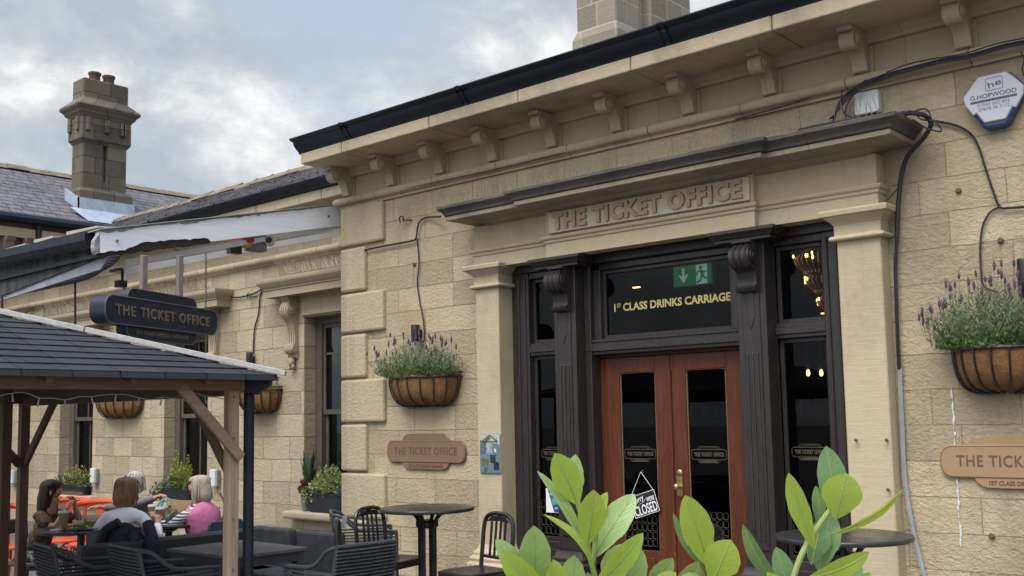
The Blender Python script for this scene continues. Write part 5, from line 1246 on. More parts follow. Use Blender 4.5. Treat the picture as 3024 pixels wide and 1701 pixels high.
for k in range(4):
    a, b_ = corners[k], corners[(k+1) % 4]; m = MB()
    nrm_ = (b_-a).cross(apex-a).normalized()
    if nrm_.z < 0: nrm_ = -nrm_
    ax = (b_-a).normalized()
    for i in range(NR):
        t0, t1 = i/NR, min(1, (i+1.15)/NR)
        p0, p1, p2, p3 = lerp(a, apex, t0), lerp(b_, apex, t0), lerp(b_, apex, t1), lerp(a, apex, t1)
        n_ = max(1, int((p1-p0).length/.36)); offs = rnd.random()*.3
        cuts = [0]+[min(1, max(0, (j+.2+offs+rnd.uniform(-.04, .04))/(n_+.4))) for j in range(n_)]+[1]
        for c0, c1 in zip(cuts, cuts[1:]):
            if c1-c0 < .004: continue
            g_ = .0025/(p1-p0).length if i < NR-1 else 0
            lift = nrm_*(.010+rnd.uniform(0, .003)); lo = nrm_*.002
            q0, q1 = lerp(p0, p1, c0+g_), lerp(p0, p1, c1-g_); q2, q3 = lerp(p3, p2, c1-g_), lerp(p3, p2, c0+g_)
            m.add([q0+lift, q1+lift, q2+lo, q3+lo, q0-nrm_*.002, q1-nrm_*.002], [(0, 1, 2, 3), (4, 5, 1, 0), (4, 0, 3), (5, 2, 1)])
    e0, e1 = a+nrm_*.008, b_+nrm_*.008                          # felt turned down over the edge
    out_ = V((nrm_.x, nrm_.y, 0)).normalized()*.01
    m.add([e0, e1, e1+out_-V((0, 0, .035)), e0+out_-V((0, 0, .035))], [(0, 1, 2, 3)])
    m.build('shingle_slope', M_shing if k % 2 == 0 else M_shingx, G)
m = MB()
for k in range(4):
    a, b_ = corners[k]-V((0, 0, .012)), corners[(k+1) % 4]-V((0, 0, .012)); m.add([a, b_, apex-V((0, 0, .012))], [(0, 2, 1)])
m.build('roof_boards', M_postdark, G)
for k in range(4):
    a = corners[k]; d_ = (apex-a); st = a-d_.normalized()*.06
    q = MB(); q.bar(st+V((0, 0, .032)), lerp(a, apex, .5)+V((0, 0, .032)), .06, .036); q.bar(lerp(a, apex, .503)+V((0, 0, .032)), apex+V((0, 0, .03)), .06, .036); q.build('hip_batten', M_trim, G, bev=.003)
# beams
def bm2(name, x0, x1, y0, y1, z0, z1, mat): q = MB(); q.box(x0, x1, y0, y1, z0, z1); return q.build(name, mat, G, bev=.004)
h = pw/2
bm2('eave_beam', PXr+h+.002, PXr+h+.035, PYf-.1, PYb+h+.02, zb0+.012, zb1+.01, M_beam)
bm2('eave_beam', PXr-h, PXr+h, PYf+h, PYb-h, zb0+.02, zb1, M_postdark)
bm2('eave_beam', PXl-h, PXl+h, PYf+h, PYb-h, zb0, zb1, M_postdark)
bm2('eave_beam', PXl+h, PXr-h, PYb-h, PYb+h, zb0-.02, zb1, M_beamshade); bm2('eave_beam', PXl+h, PXr-h, PYf-h, PYf+h, zb0, zb1, M_beamshade)
for (x, y, mt) in ((PXr, PYb, M_post), (PXl, PYb, M_postdark), (PXr, PYf, M_post), (PXl, PYf, M_postdark)): bm2('post', x-h, x+h, y-h, y+h, 0, zb1, mt)
pl2 = at(14, 1100, y=PYb-.35); bm2('post', pl2.x-h, pl2.x+h, pl2.y-h, pl2.y+h, 0, zb1, M_postdark)
def brace(p0, p1, mat, w_=.07, t_=.034, up=(1, 0, 0)):
    q = MB(); q.bar(p0, p1, w_, t_, up); return q.build('brace', mat, G, bev=.004)
bz0 = at(605, 1158, x=PXr+h+.02).z
M_brace = wood('brace_softwood', (.21, .13, .085), (.29, .19, .13), (.35, .25, .175), 'y')
pb0 = at(455, 972, x=PXr+h+.02); pb1 = at(606, 1152, x=PXr+h+.02)
brace(pb0, pb1, M_brace)
brace(V((PXr-.50, PYb, zb0-.0)), V((PXr-.03, PYb, zb0-.52)), M_postdark, up=(0, 1, 0)); brace(V((PXl+.55, PYb, zb0)), V((PXl+.03, PYb, zb0-.52)), M_postdark, up=(0, 1, 0))
brace(V((PXl, PYb-.5, zb0)), V((PXl, PYb-.03, zb0-.52)), M_postdark); brace(V((PXr+h+.02, PYf+.5, zb0)), V((PXr+h+.02, PYf, zb0-.5)), M_brace)
q = MB()
for zz in (zb0-.03, zb0-.30, zb0-.82, zb0-1.15): q.tube([(PXr+h, PYb-.006, zz), (PXr+h+.008, PYb-.006, zz)], .009, 8); q.build('bolt', M_potgrey, G); q = MB()
# rafters under the roof
for k in range(1, 7):
    yy = PYf-OV+(2*half)*k/7; t_ = 1-abs(yy-yc)/half
    q = MB(); q.bar((ex-.02, yy, zt_-.04), (ex-half*t_*.98, yy, zt_+sl_*half*t_*.98-.04), .035, .05); q.build('rafter', M_postdark, G); q = MB(); q.bar((PXl-OV+.02, yy, zt_-.04), (PXl-OV+half*t_*.98, yy, zt_+sl_*half*t_*.98-.04), .035, .05); q.build('rafter', M_postdark, G)
# fairy lights
q = MB(); w2 = MB(); rnd = random.Random(9)
x = PXr-h-.03; pts = []; n_ = 40
for i in range(n_+1): t_ = i/n_; pts.append(V((x+rnd.uniform(-.01, .01), lerp(V((0, PYf, 0)), V((0, PYb, 0)), t_).y, zb0+.0-.04*abs(math.sin(t_*17))+rnd.uniform(-.008, .008))))
fl = thing('fairy_lights', 'string of small unlit white fairy lights under the gazebo eave', 'fairy lights', (x, yc, zb0))
M_fairy = plain('white_wire', (.42, .41, .40), None, .5)
q.tube(cr(pts, 3), .003, 4); q.build('wire', M_fairy, fl)
for i in range(2, n_, 2):
    b9 = MB(); p = pts[i]; b9.tube([p, p+V((rnd.uniform(-.012, .012), rnd.uniform(-.02, .02), -.05))], [.004, .006], 5); b9.build('bulb', M_fairy, fl)
# downpipe with its hopper
dp = at(626, 1100, f=7.0)
t = thing('drainpipe', 'black drainpipe with an angled hopper standing beside the pale gazebo post', 'drainpipe', (dp.x, dp.y, 0))
m = MB(); m.tube([(dp.x, dp.y, 0), (dp.x, dp.y, zb0+.03)], .036, 14); m.build('pipe', M_iron, t, smooth=True)
m = MB(); a = at(612, 972, f=7.0); b_ = at(684, 975, f=7.0); d_ = (b_-a).normalized(); up = V((0, 0, 1)); fw = d_.cross(up)
m.prism([(0, .055), (.19, .055), (.185, .01), (.12, -.03), (.11, -.05), (.02, -.05), (.01, -.02)], a-fw*.05, d_, up, fw*.1); m.build('hopper', M_iron, t, bev=.008)
# ================================================================ seating
def build_navy():
    t = thing('slat_chair', '', 'chair', (0, 0, 0), 'black slat back chairs')
    m = MB(); vs = []
    nx, ny = 8, 8
    for i in range(nx+1):
        for j in range(ny+1):
            u, v = i/nx*2-1, j/ny*2-1; w_ = .205-.012*(u < 0)*-u
            vs.append((u*.20+.0, v*w_, .462-.016*(1-u*u)*(1-v*v)-(.012*max(0, u-.6)/.4)))
    m.add(vs, [(i*(ny+1)+j, (i+1)*(ny+1)+j, (i+1)*(ny+1)+j+1, i*(ny+1)+j+1) for i in range(nx) for j in range(ny)])
    o = m.build('seat', M_blackmetal, t, smooth=True); sm = o.modifiers.new('t', 'SOLIDIFY'); sm.thickness = .014
    m = MB()
    for (p, q, r, s) in ((-.2, .2, -.205, -.185), (-.2, .2, .185, .205), (.18, .2, -.185, .185), (-.2, -.18, -.185, .185)): m.box(p, q, r, s, .395, .445)
    m.build('apron', M_blackmetal, t, bev=.004)
    m = MB(); fx = lambda z: -.195-.11*(z-.44)
    pts = [(fx(.44), -.195, .44), (fx(.6), -.195, .6), (fx(.76), -.192, .76), (fx(.83), -.165, .83), (fx(.862), -.10, .862), (fx(.868), 0, .868)]
    pts = pts+[(p[0], -p[1], p[2]) for p in pts[-2::-1]]
    m.tube(cr(pts, 4), .017, 8); m.build('back_frame', M_blackmetal, t, smooth=True)
    m = MB(); m.prism([(-.16, .80), (-.10, .845), (0, .852), (.10, .845), (.16, .80), (.10, .806), (0, .81), (-.10, .806)], (fx(.83)+.006, 0, 0), (0, 1, 0), (0, 0, 1), (-.014, 0, 0)); m.build('top_rail', M_blackmetal, t, bev=.003); m = MB(); m.bar((fx(.535), -.195, .535), (fx(.535), .195, .535), .022, .022); m.build('lower_rail', M_blackmetal, t, bev=.003)
    for yy in (-.09, -.03, .03, .09): m = MB(); m.bar((fx(.535), yy, .535), (fx(.83), yy, .83), .016, .012, (0, 1, 0)); m.build('slat', M_blackmetal, t)
    for (sx, sy) in ((1, 1), (1, -1), (-1, 1), (-1, -1)):
        m = MB(); m.bar((.185*sx, .19*sy, .44), ((.20 if sx > 0 else -.25), .205*sy, 0), .028, .022, (0, 1, 0)); m.build('leg', M_blackmetal, t, bev=.003)
    m = MB()
    for sy in (1, -1): m.bar((.19, .196*sy, .2), (-.22, .196*sy, .2), .016, .02)
    m.bar((-.0, .19, .2), (-.0, -.19, .2), .016, .02); m.build('stretcher', M_blackmetal, t)
    return t
def place(o, x, y, rz, label, sc=1.0):
    o.location = (x, y, 0); o.rotation_euler = (0, 0, rad(rz)); o.scale = (sc, sc, sc); o['label'] = label; ORG[o.name] = V((x, y, 0)); return o
def face(thx, fw_):                                             # heading from picture-right / away components
    v = V((MR[0][0], MR[0][1]))*thx+V((MR[2][0], MR[2][1]))*fw_
    return math.degrees(math.atan2(v.y, v.x))
nv = build_navy()
spots = [(985, 8.75, face(.85, -.5), 'black slat back chair with its open back against the wall, behind the round table'),
         (928, 7.85, face(.98, .10), 'black slat back chair seen edge on, nearest the rope chairs'),
         (1192, 7.95, face(-.80, -.60), 'black slat back chair on the entrance side of the round table'),
         (1885, 6.75, face(.8, -.35), 'black slat back chair in front of the red doors, behind laurel leaves'),
         (2640, 5.2, face(-.9, .3), 'black slat back chair at the picture edge under the bright plaque')]
for i, (px, f, rz, lab) in enumerate(spots):
    o = nv if i == 0 else copy_tree(nv); p = at(px, 1300, f=f); place(o, p.x, p.y, rz, lab)
q = MB(); p = at(866, 1312, f=7.92); q.prism(rr(.035, .10, .01, 2), p, (.75, .66, 0), (.1, .1, 1), (.003, -.003, 0)); solo(q, 'chair_label', M_inkgrey, 'pale grey sticker on the edge on slat chair', 'sticker', p)
def round_table(px, py, f, dia, label, tilt=0):
    p = at(px, py, f=f); zt = p.z
    t = thing('round_table', label, 'table', (p.x, p.y, 0), 'black round pedestal tables')
    m = MB(); r = dia/2
    m.lathe([(r-.012, -.03), (r-.002, -.026), (r, -.018), (r, -.008), (r-.004, -.002), (r-.012, 0)], (p.x, p.y, zt), 56); m.build('table_top', M_table, t, smooth=True)
    m = MB(); m.box(p.x-.07, p.x+.07, p.y-.07, p.y+.07, zt-.16, zt-.10); m.build('collar', M_blackmetal, t, bev=.012)
    for k in range(4):
        a = rad(20+90*k); c, s = math.cos(a), math.sin(a); q = MB()
        q.tube(cr([V((p.x+.16*c, p.y+.16*s, zt-.035)), V((p.x+.10*c, p.y+.10*s, zt-.07)), V((p.x+.068*c, p.y+.068*s, zt-.15)), V((p.x+.066*c, p.y+.066*s, zt-.35)), V((p.x+.066*c, p.y+.066*s, .12)), V((p.x+.10*c, p.y+.10*s, .06)), V((p.x+.30*c, p.y+.30*s, .015))], 4), .017, 6); q.build('leg', M_blackmetal, t, smooth=True)
    return t
round_table(1074, 1276, 8.4, .765, 'black round table against the wall below the lavender trough')
round_table(2121, 1345, 6.1, .79, 'black round table in front of the glazing beside the grey conduit')
def build_rope():
    t = thing('rope_chair', '', 'chair', (0, 0, 0), 'charcoal rope armchairs')
    W2, zb, za = .27, .80, .645
    m = MB()
    for s in (-1, 1):
        m.tube(cr([V((-.24, s*(W2-.03), .40)), V((-.27, s*(W2-.03), .6)), V((-.31, s*(W2-.035), zb))], 4), .013, 6)
        m.tube(cr([V((-.31, s*(W2-.035), zb)), V((-.22, s*(W2-.02), zb-.03)), V((-.08, s*W2, za+.02)), V((.20, s*W2, za)), V((.24, s*W2, za-.03)), V((.24, s*W2, .40))], 5), .015, 6)
    m.tube([(-.31, -W2+.035, zb), (-.31, W2-.035, zb)], .015, 8); m.tube([(.24, -W2, .41), (.24, W2, .41)], .013, 6)
    for s in (-1, 1): m.tube([(-.24, s*(W2-.03), .41), (.24, s*W2, .41)], .013, 6)
    m.build('frame', M_charc, t, smooth=True)
    m = MB(); n_ = 15
    for i in range(n_):
        z = .45+(.775-.45)*i/(n_-1); x = -.255-.055*(z-.45)/.35
        m.tube([(x-.012, -W2+.028, z), (x-.014, 0, z-.003), (x-.012, W2-.028, z)], .0088, 5)
        m.tube([(x+.012, -W2+.028, z+.006), (x+.010, 0, z+.003), (x+.012, W2-.028, z+.006)], .0088, 5)
    m.build('rope_back', M_rope, t, kind='stuff')
    for s in (-1, 1):
        m = MB()
        for i in range(8):
            z = .44+i*.026; xb = -.25-.055*(z-.45)/.35
            m.tube([(xb, s*(W2-.03), z), (0, s*(W2+.004), z-.004), (.24, s*W2, z)], .0085, 5)
        m.build('rope_side', M_rope, t)
    m = MB(); m.prism(rr(.46, .47, .05, 4), (0, 0, .405), (1, 0, 0), (0, 1, 0), (0, 0, .06)); m.build('seat_cushion', M_cush, t, bev=.015, seg=2)
    for (sx, sy) in ((1, 1), (1, -1), (-1, 1), (-1, -1)): m = MB(); m.tube([(.24*sx if sx > 0 else -.24, sy*(W2-.01), .41), (.255*sx, sy*W2, 0)], .013, 6); m.build('leg', M_charc, t)
    return t
rp_ = build_rope(); RQ = at(922, 1300, f=9.3)
for i, (x, y, rz, lab) in enumerate(((-6.52, -3.66, 84, 'charcoal rope armchair with its back to us, next to the pale gazebo post'), (-7.10, -3.92, 80, 'charcoal rope armchair with its back to us, next to the navy jacket'), (-5.62, -2.92, 176, 'charcoal rope armchair facing the plank table from beside the drainpipe'), (RQ.x, RQ.y, face(.95, .2), 'charcoal rope armchair half hidden behind the slat back chairs'))):
    o = rp_ if i == 0 else copy_tree(rp_); place(o, x, y, rz, lab)
# plank table
t = thing('plank_table', 'low grey plank topped table between the rope armchairs and sofas', 'table', (-6.6, -3, 0)); z = .70
x0, x1, y0, y1 = -7.06, -6.22, -3.36, -2.72
m = MB()
for k in range(6): a = x0+(x1-x0)*k/6; m.box(a+.003, a+(x1-x0)/6-.003, y0, y1, z-.025, z)
m.build('plank_top', M_plank, t, bev=.003)
m = MB(); m.box(x0+.02, x1-.02, y0+.02, y0+.05, z-.09, z-.026); m.box(x0+.02, x1-.02, y1-.05, y1-.02, z-.09, z-.026); m.box(x0+.02, x0+.05, y0+.05, y1-.05, z-.09, z-.026); m.box(x1-.05, x1-.02, y0+.05, y1-.05, z-.09, z-.026); m.build('apron', M_charc, t)
for (x, y) in ((x0+.05, y0+.05), (x1-.05, y0+.05), (x0+.05, y1-.05), (x1-.05, y1-.05)): m = MB(); m.box(x-.03, x+.03, y-.03, y+.03, 0, z-.09); m.build('leg', M_charc, t)
M_wick = plain('black_rattan', (.018, .019, .022), (.03, .031, .034), .6, 40, bmp=.8, bscale=130)
def sofa(label, x0, x1, y0, y1, back, ncush, ztop, gap=.03):
    t = thing('rattan_sofa', label, 'sofa', ((x0+x1)/2, (y0+y1)/2, 0), 'black rattan sofas')
    m = MB(); m.box(x0, x1, y0, y1, .08, .34); m.build('base', M_wick, t, bev=.02)
    m = MB()
    if back == 'x': m.box(x0-.02, x0+.10, y0, y1, .34, ztop)
    m_ = m.build('backrest', M_wick, t, bev=.02) if back == 'x' else None
    for k in range(ncush):
        if back == 'y':
            a = x0+(x1-x0)*k/ncush; b_ = x0+(x1-x0)*(k+1)/ncush; q = MB(); q.prism([(a+gap/2, .36), (b_-gap/2, .36), (b_-gap/2-.03, ztop), (a+gap/2-.03, ztop)], (0, y1-.12, 0), (1, 0, 0), (0, 0, 1), (0, .09, 0)); q.build('back_panel', M_cush, t, bev=.02, seg=2)
            q = MB(); q.box(a+.01, b_-.01, y0, y1-.13, .34, .44); q.build('seat_cushion', M_cush, t, bev=.03, seg=2)
        else:
            a = y0+(y1-y0)*k/ncush; b_ = y0+(y1-y0)*(k+1)/ncush; q = MB(); q.box(x0+.11, x1, a+.01, b_-.01, .34, .44); q.build('seat_cushion', M_cush, t, bev=.03, seg=2)
    for (x, y) in ((x0+.06, y0+.06), (x1-.06, y0+.06), (x0+.06, y1-.06), (x1-.06, y1-.06)): q = MB(); q.tube([(x, y, 0), (x, y, .08)], .025, 8); q.build('foot', M_blackmetal, t)
sofa('black rattan sofa with a plain back, in front of the women at the cafe tables', -7.66, -7.12, -3.75, -2.30, 'x', 2, .72)
sofa('black rattan sofa with two separate back panels, facing us across the plank table', -7.62, -6.38, -2.66, -2.14, 'y', 2, .735, .09)
# ================================================================ cafe tables, orange chairs, things on the tables
def cafe(px, f, dia, z, label, mat):
    p = at(px, 1300, f=f); t = thing('cafe_table', label, 'table', (p.x, p.y, 0), 'cafe tables by the wing'); m = MB(); r = dia/2
    m.lathe([(r-.01, -.028), (r, -.022), (r, -.006), (r-.008, 0)], (p.x, p.y, z), 40); m.build('table_top', mat, t, smooth=True)
    m = MB(); m.tube([(p.x+.0, p.y, 0.03), (p.x, p.y, z-.028)], .032, 10); m.build('column', M_blackmetal, t)
    m = MB(); m.lathe([(.22, 0), (.22, .015), (.04, .04), (.03, .06)], (p.x, p.y, 0), 24); m.build('foot', M_blackmetal, t)
    return p
T1 = cafe(205, 8.75, .74, .755, 'black cafe table with a plate of food and a paper cup', M_table)
T2 = cafe(262, 9.75, .74, .755, 'dark brown cafe table behind the plate of food', plain('brown_table', (.07, .045, .035), (.09, .055, .042), .35, 5))
T3 = cafe(425, 9.15, .80, .755, 'cafe table with paper cups and straw bag in front of the woman in pink', M_table)
def build_orange():
    t = thing('orange_chair', '', 'chair', (0, 0, 0), 'orange painted cafe chairs')
    m = MB(); m.lathe([(.18, .435), (.20, .44), (.20, .455), (.19, .46)], (0, 0, 0), 24); m.build('seat', M_orange, t, smooth=True)
    m = MB(); m.tube(cr([V((-.05, -.24, .80)), V((-.19, -.19, .83)), V((-.235, 0, .845)), V((-.19, .19, .83)), V((-.05, .24, .80))], 5), .030, 8); m.build('back_rail', M_orange, t, smooth=True)
    for s in (-1, 1): m = MB(); m.tube([(-.16, s*.13, .45), (-.20, s*.17, .82)], .016, 6); m.build('back_post', M_orange, t)
    m = MB(); m.prism([(-.04, .46), (.04, .46), (.05, .65), (.03, .82), (-.03, .82), (-.05, .65)], (-.19, 0, 0), (0, 1, 0), (0, 0, 1), (-.015, 0, 0)); m.build('splat', M_orange, t)
    for (sx, sy) in ((1, 1), (1, -1), (-1, 1), (-1, -1)): m = MB(); m.tube([(.13*sx, .13*sy, .44), (.20*sx, .18*sy, 0)], .017, 6); m.build('leg', M_orange, t)
    m = MB()
    for (a, b_) in (((.15, -.15), (.15, .15)), ((-.15, -.15), (-.15, .15)), ((.15, .15), (-.15, .15)), ((.15, -.15), (-.15, -.15))):
        m.tube(cr([V((a[0]*1.15, a[1]*1.05, .22)), V(((a[0]+b_[0])/2*1.05, (a[1]+b_[1])/2*1.05, .40)), V((b_[0]*1.15, b_[1]*1.05, .22))], 5), .011, 5)
    m.build('bentwood_brace', M_orange, t); return t
oc = build_orange()
for i, (px, f, rz, lab) in enumerate(((228, 10.35, face(-.1, -1), 'orange cafe chair with a curved rail, between the two nearest cafe tables and the wall'), (165, 10.7, face(.3, -1), 'orange cafe chair behind the woman with long dark hair'), (36, 10.2, face(.9, -.2), 'orange cafe chair seen in the gap between the dark gazebo posts'))):
    o = oc if i == 0 else copy_tree(oc); p = at(px, 1300, f=f); place(o, p.x, p.y, rz, lab)
def cup(px, f, z, label, h=.125):
    p = at(px, 1300, f=f); t = thing('paper_cup', label, 'cup', (p.x, p.y, z), 'takeaway paper cups')
    m = MB(); m.lathe([(.030, z), (.041, z+h), (.039, z+h), (.03, z+.01)], (p.x, p.y, 0), 16); m.build('cup', M_cup, t, smooth=True)
    m = MB(); m.lathe([(.044, z+h-.004), (.044, z+h+.008), (.038, z+h+.016), (.036, z+h+.016)], (p.x, p.y, 0), 16); m.build('lid', M_whitepl, t, smooth=True)
cup(160, 8.62, .756, 'brown paper cup with a white lid on the table with the plate of food', .14)
cup(403, 9.0, .756, 'brown paper cup with a white lid beside the straw bag'); cup(384, 9.3, .756, 'brown paper cup half hidden behind the woman in white')
p = at(207, 1300, f=8.82); q = MB(); q.lathe([(.026, .757), (.034, .86), (.032, .86), (.024, .765)], (p.x, p.y, 0), 16); solo(q, 'water_glass', M_clear, 'empty drinking glass on the black cafe table', 'glass', p, smooth=True)
p = at(437, 1300, f=9.05); q = MB(); q.lathe([(.03, .757), (.038, .87), (.036, .87), (.028, .765)], (p.x, p.y, 0), 16); solo(q, 'tumbler', M_clear, 'clear tumbler beside the straw bag handles', 'glass', p, smooth=True)
p = at(222, 1300, f=8.60); t = thing('lunch_plate', 'plate of sandwiches and salad on the black cafe table', 'plate of food', (p.x, p.y, .757)); rnd = random.Random(3)
m = MB(); m.lathe([(.07, .757), (.135, .772), (.138, .776), (.12, .771), (.07, .763)], (p.x, p.y, 0), 28); m.build('plate', M_plate, t, smooth=True)
for k in range(3): m = MB(); a = rnd.uniform(0, 6); m.prism([(0, 0), (.10, .02), (.02, .085)], (p.x-.07+.055*k, p.y-.05+.03*rnd.random(), .772+.012*k), (math.cos(a), math.sin(a), .15), (-math.sin(a), math.cos(a), .1), (0, 0, .032)); m.build('sandwich', M_food, t, bev=.006)
m = MB(); leaves(m, V((p.x+.0, p.y-.04, .79)), .08, .06, .025, 60, .035, .018, rnd); m.build('salad', M_salad, t)
p = at(148, 1300, f=8.6); q = MB(); q.prism(rr(.075, .15, .01, 3), (p.x, p.y, .757), (.8, .6, 0), (-.6, .8, 0), (0, 0, .01)); solo(q, 'phone', M_whitepl, 'white phone lying on the black cafe table edge', 'phone', p)
p = at(193, 1300, f=8.55); q = MB(); q.prism(rr(.10, .16, .01, 3), (p.x, p.y, .757), (.8, .6, 0), (-.6, .8, 0), (0, 0, .014)); solo(q, 'black_wallet', M_ink, 'black wallet on the cafe table beside the plate', 'wallet', p)
# straw bag
p = at(468, 1300, f=9.15); t = thing('straw_bag', 'open straw bag with mint green handles on the cafe table', 'bag', (p.x, p.y, .757)); rx_, ry_ = V((.75, .66, 0)), V((-.66, .75, 0))
m = MB(); vs = []; n_ = 20
for (k, z, sq) in ((.75, .757, 1), (.95, .80, .9), (1.05, .87, .8), (1.0, .945, .6), (.93, .94, .55), (.8, .78, .8)):
    for i in range(n_): a = 2*PI*i/n_; vs.append(p+rx_*(.155*k*math.cos(a))+ry_*(.09*k*sq*math.sin(a))+V((0, 0, z+.012*math.cos(2*a)-p.z)))
m.add(vs, [(r*n_+i, r*n_+(i+1) % n_, (r+1)*n_+(i+1) % n_, (r+1)*n_+i) for r in range(5) for i in range(n_)]+[tuple(range(n_))[::-1]]); m.build('body', M_straw, t, smooth=True)
for s in (-1, 1):
    m = MB(); o_ = p-rx_*.13+ry_*(.05*s); m.tube(cr([o_+V((0, 0, .90-p.z)), o_-rx_*.05+V((0, 0, .95-p.z)), o_-rx_*.10-ry_*.03+V((0, 0, .90-p.z)), o_-rx_*.11-ry_*.05+V((0, 0, .80-p.z)), o_-rx_*.04-ry_*.06+V((0, 0, .77-p.z)), o_+rx_*.05-ry_*.05+V((0, 0, .85-p.z))], 4), .012, 6); m.build('handle', M_mint, t, smooth=True)
# ================================================================ people at the cafe tables
def skin_mesh(name, mat, parent, chains, sub=1):
    """one continuous skinned surface grown from connected joints: chains share joints by name"""
    idx = {}; vs = []; rs = []; es = set()
    for ch in chains:
        prev = None
        for (key, p, r) in ch:
            if key not in idx: idx[key] = len(vs); vs.append(tuple(p)); rs.append(r if isinstance(r, tuple) else (r, r))
            i = idx[key]
            if prev is not None and prev != i: es.add((prev, i))
            prev = i
    me = bpy.data.meshes.new(name); me.from_pydata(vs, list(es), []); me.materials.append(mat)
    o = bpy.data.objects.new(name, me); COL.objects.link(o); o.parent = parent; ORG[o.name] = ORG[parent.name]
    sk = o.modifiers.new('skin', 'SKIN'); sk.use_smooth_shade = True; sk.branch_smoothing = .6
    if not me.skin_vertices: me.attributes
    for i, r in enumerate(rs): me.skin_vertices[0].data[i].radius = r; me.skin_vertices[0].data[i].use_root = (i == 0)
    ss = o.modifiers.new('sub', 'SUBSURF'); ss.levels = sub; ss.render_levels = sub
    return o
def ik(S_, T_, l1, l2, pole):
    S_, T_, pole = V(S_), V(T_), V(pole); d = T_-S_; L_ = min(d.length, (l1+l2)*.995); d.normalize()
    a = (l1*l1-l2*l2+L_*L_)/(2*L_); h_ = math.sqrt(max(1e-6, l1*l1-a*a)); n = (pole-d*pole.dot(d)).normalized()
    return S_+d*a+n*h_, S_+d*L_
def person(label, loc, rz, lean, hands, head_turn=0, head_tilt=0, top=None, sleeve=1.0, legs=None, legmat=None, hair=None, hairmat=None, sc=1.0, curl=(.6, .6), gilet=None, side=0, curve=0.0):
    """seated figure, facing local +x"""
    t = thing('person', label, 'person', (0, 0, 0)); rnd = random.Random(int(abs(loc[0])*100))
    sl, cl = math.sin(rad(lean)), math.cos(rad(lean)); up = V((sl, side, cl)).normalized(); fw = V((cl, 0, -sl))
    pel = V((0, 0, .56)); w1 = pel+up*.16; ch = pel+up*.34+fw*(-.02*curve); sh = pel+up*.45+fw*(.03*curve); nk = sh+up*.07+V((.02+.05*curve, 0, 0)); 
    ht = rad(head_turn); hd = V((math.cos(ht), math.sin(ht), 0))
    h0 = nk+V((.015, 0, .075))+hd*.01; h1 = h0+V((0, 0, .075))+hd*.012; h2 = h1+V((0, 0, .07))-hd*.012
    ch_ = [[('pel', pel, (.125, .10)), ('w1', w1, (.10, .08)), ('ch', ch, (.105, .08)), ('sh', sh, (.075, .06)), ('nk', nk, .05), ('h0', h0, .066), ('h1', h1, .088), ('h2', h2, .066)]]
    ch_.append([('h0', h0, .066), ('jaw', h0+hd*.052-V((0, 0, .012)), .034)]); ch_.append([('h1', h1, .088), ('nose', h1+hd*.094-V((0, 0, .022)), .013)])
    slv = [[('pel', pel, (.165, .135)), ('w1', w1, (.152, .122)), ('ch', ch, (.158, .128)), ('sh', sh, (.128, .112)), ('nb', sh+up*.06, .084)]]
    tl = []
    for k, s in enumerate((1, -1)):
        S_ = sh+V((0, s*.165, -.02)); E_, H_ = ik(S_, hands[k], .27, .24, (-.25, s*.45, -.8)); n = 'lr'[k]
        ch_.append([('sh', sh, (.075, .06)), (n+'s', S_, .046), (n+'e', E_, .041), (n+'w', H_, .027)])
        d = (H_-E_).normalized(); sd = d.cross(V((0, 0, 1))).normalized(); dn = sd.cross(d).normalized(); c = curl[k]
        ch_[-1].append((n+'p', H_+d*.05, .030)); pk = H_+d*.075
        for j, (o_, L_) in enumerate(((-.027, .062), (-.009, .072), (.009, .068), (.027, .052))):
            b0 = pk+sd*o_; d2 = (d*(1-c*.4)+dn*-c*.7).normalized(); b1 = b0+d2*L_*.5; d3 = (d*(1-c)+dn*-c*1.2).normalized(); b2 = b1+d3*L_*.5
            ch_.append([(n+'p', H_+d*.05, .030), (n+'f%d' % j, b0, .0095), (n+'g%d' % j, b1, .0085), (n+'t%d' % j, b2, .007)])
        th = H_+d*.03-sd*s*.032; ch_.append([(n+'w', H_, .027), (n+'th', th, .012), (n+'tt', th+d*.045-sd*s*.012-dn*.012, .009)])
        ce = lerp(E_, H_, .9) if sleeve >= 1 else lerp(S_, E_, .85)
        cc = [('sh', sh, (.128, .112)), (n+'s', S_, .082)]
        if sleeve >= 1: cc += [(n+'e', E_, .058), (n+'c', ce, .042)]
        else: cc += [(n+'c', ce, .062)]
        slv.append(cc)
        hp = pel+V((.03, s*.085, -.03)); kn = V((.44, s*.12, .50)) if legs is None else V(legs[k][0]); an = V((.40, s*.12, .10)) if legs is None else V(legs[k][1])
        ch_.append([('pel', pel, (.125, .10)), (n+'h', hp, .08), (n+'k', kn, .058), (n+'a', an, .036), (n+'to', an+V((.14, 0, -.05)), .03)])
        tl.append([('tp', pel-V((0, 0, .02)), (.15, .125)), (n+'h', hp, .098), (n+'k', kn, .072), (n+'a', an+V((0, 0, .04)), .058)])
        q = MB(); q.tube([an+V((-.05, 0, -.06)), an+V((.05, 0, -.055)), an+V((.17, 0, -.07))], [.045, .046, .03], 8); q.build('shoe', M_whitepl if 'white' in label else M_darkcloth, t, smooth=True)
    skin_mesh('body', M_skin, t, ch_)
    skin_mesh('top', top, t, slv); skin_mesh('trousers' if legmat is not M_floral else 'skirt', legmat, t, tl)
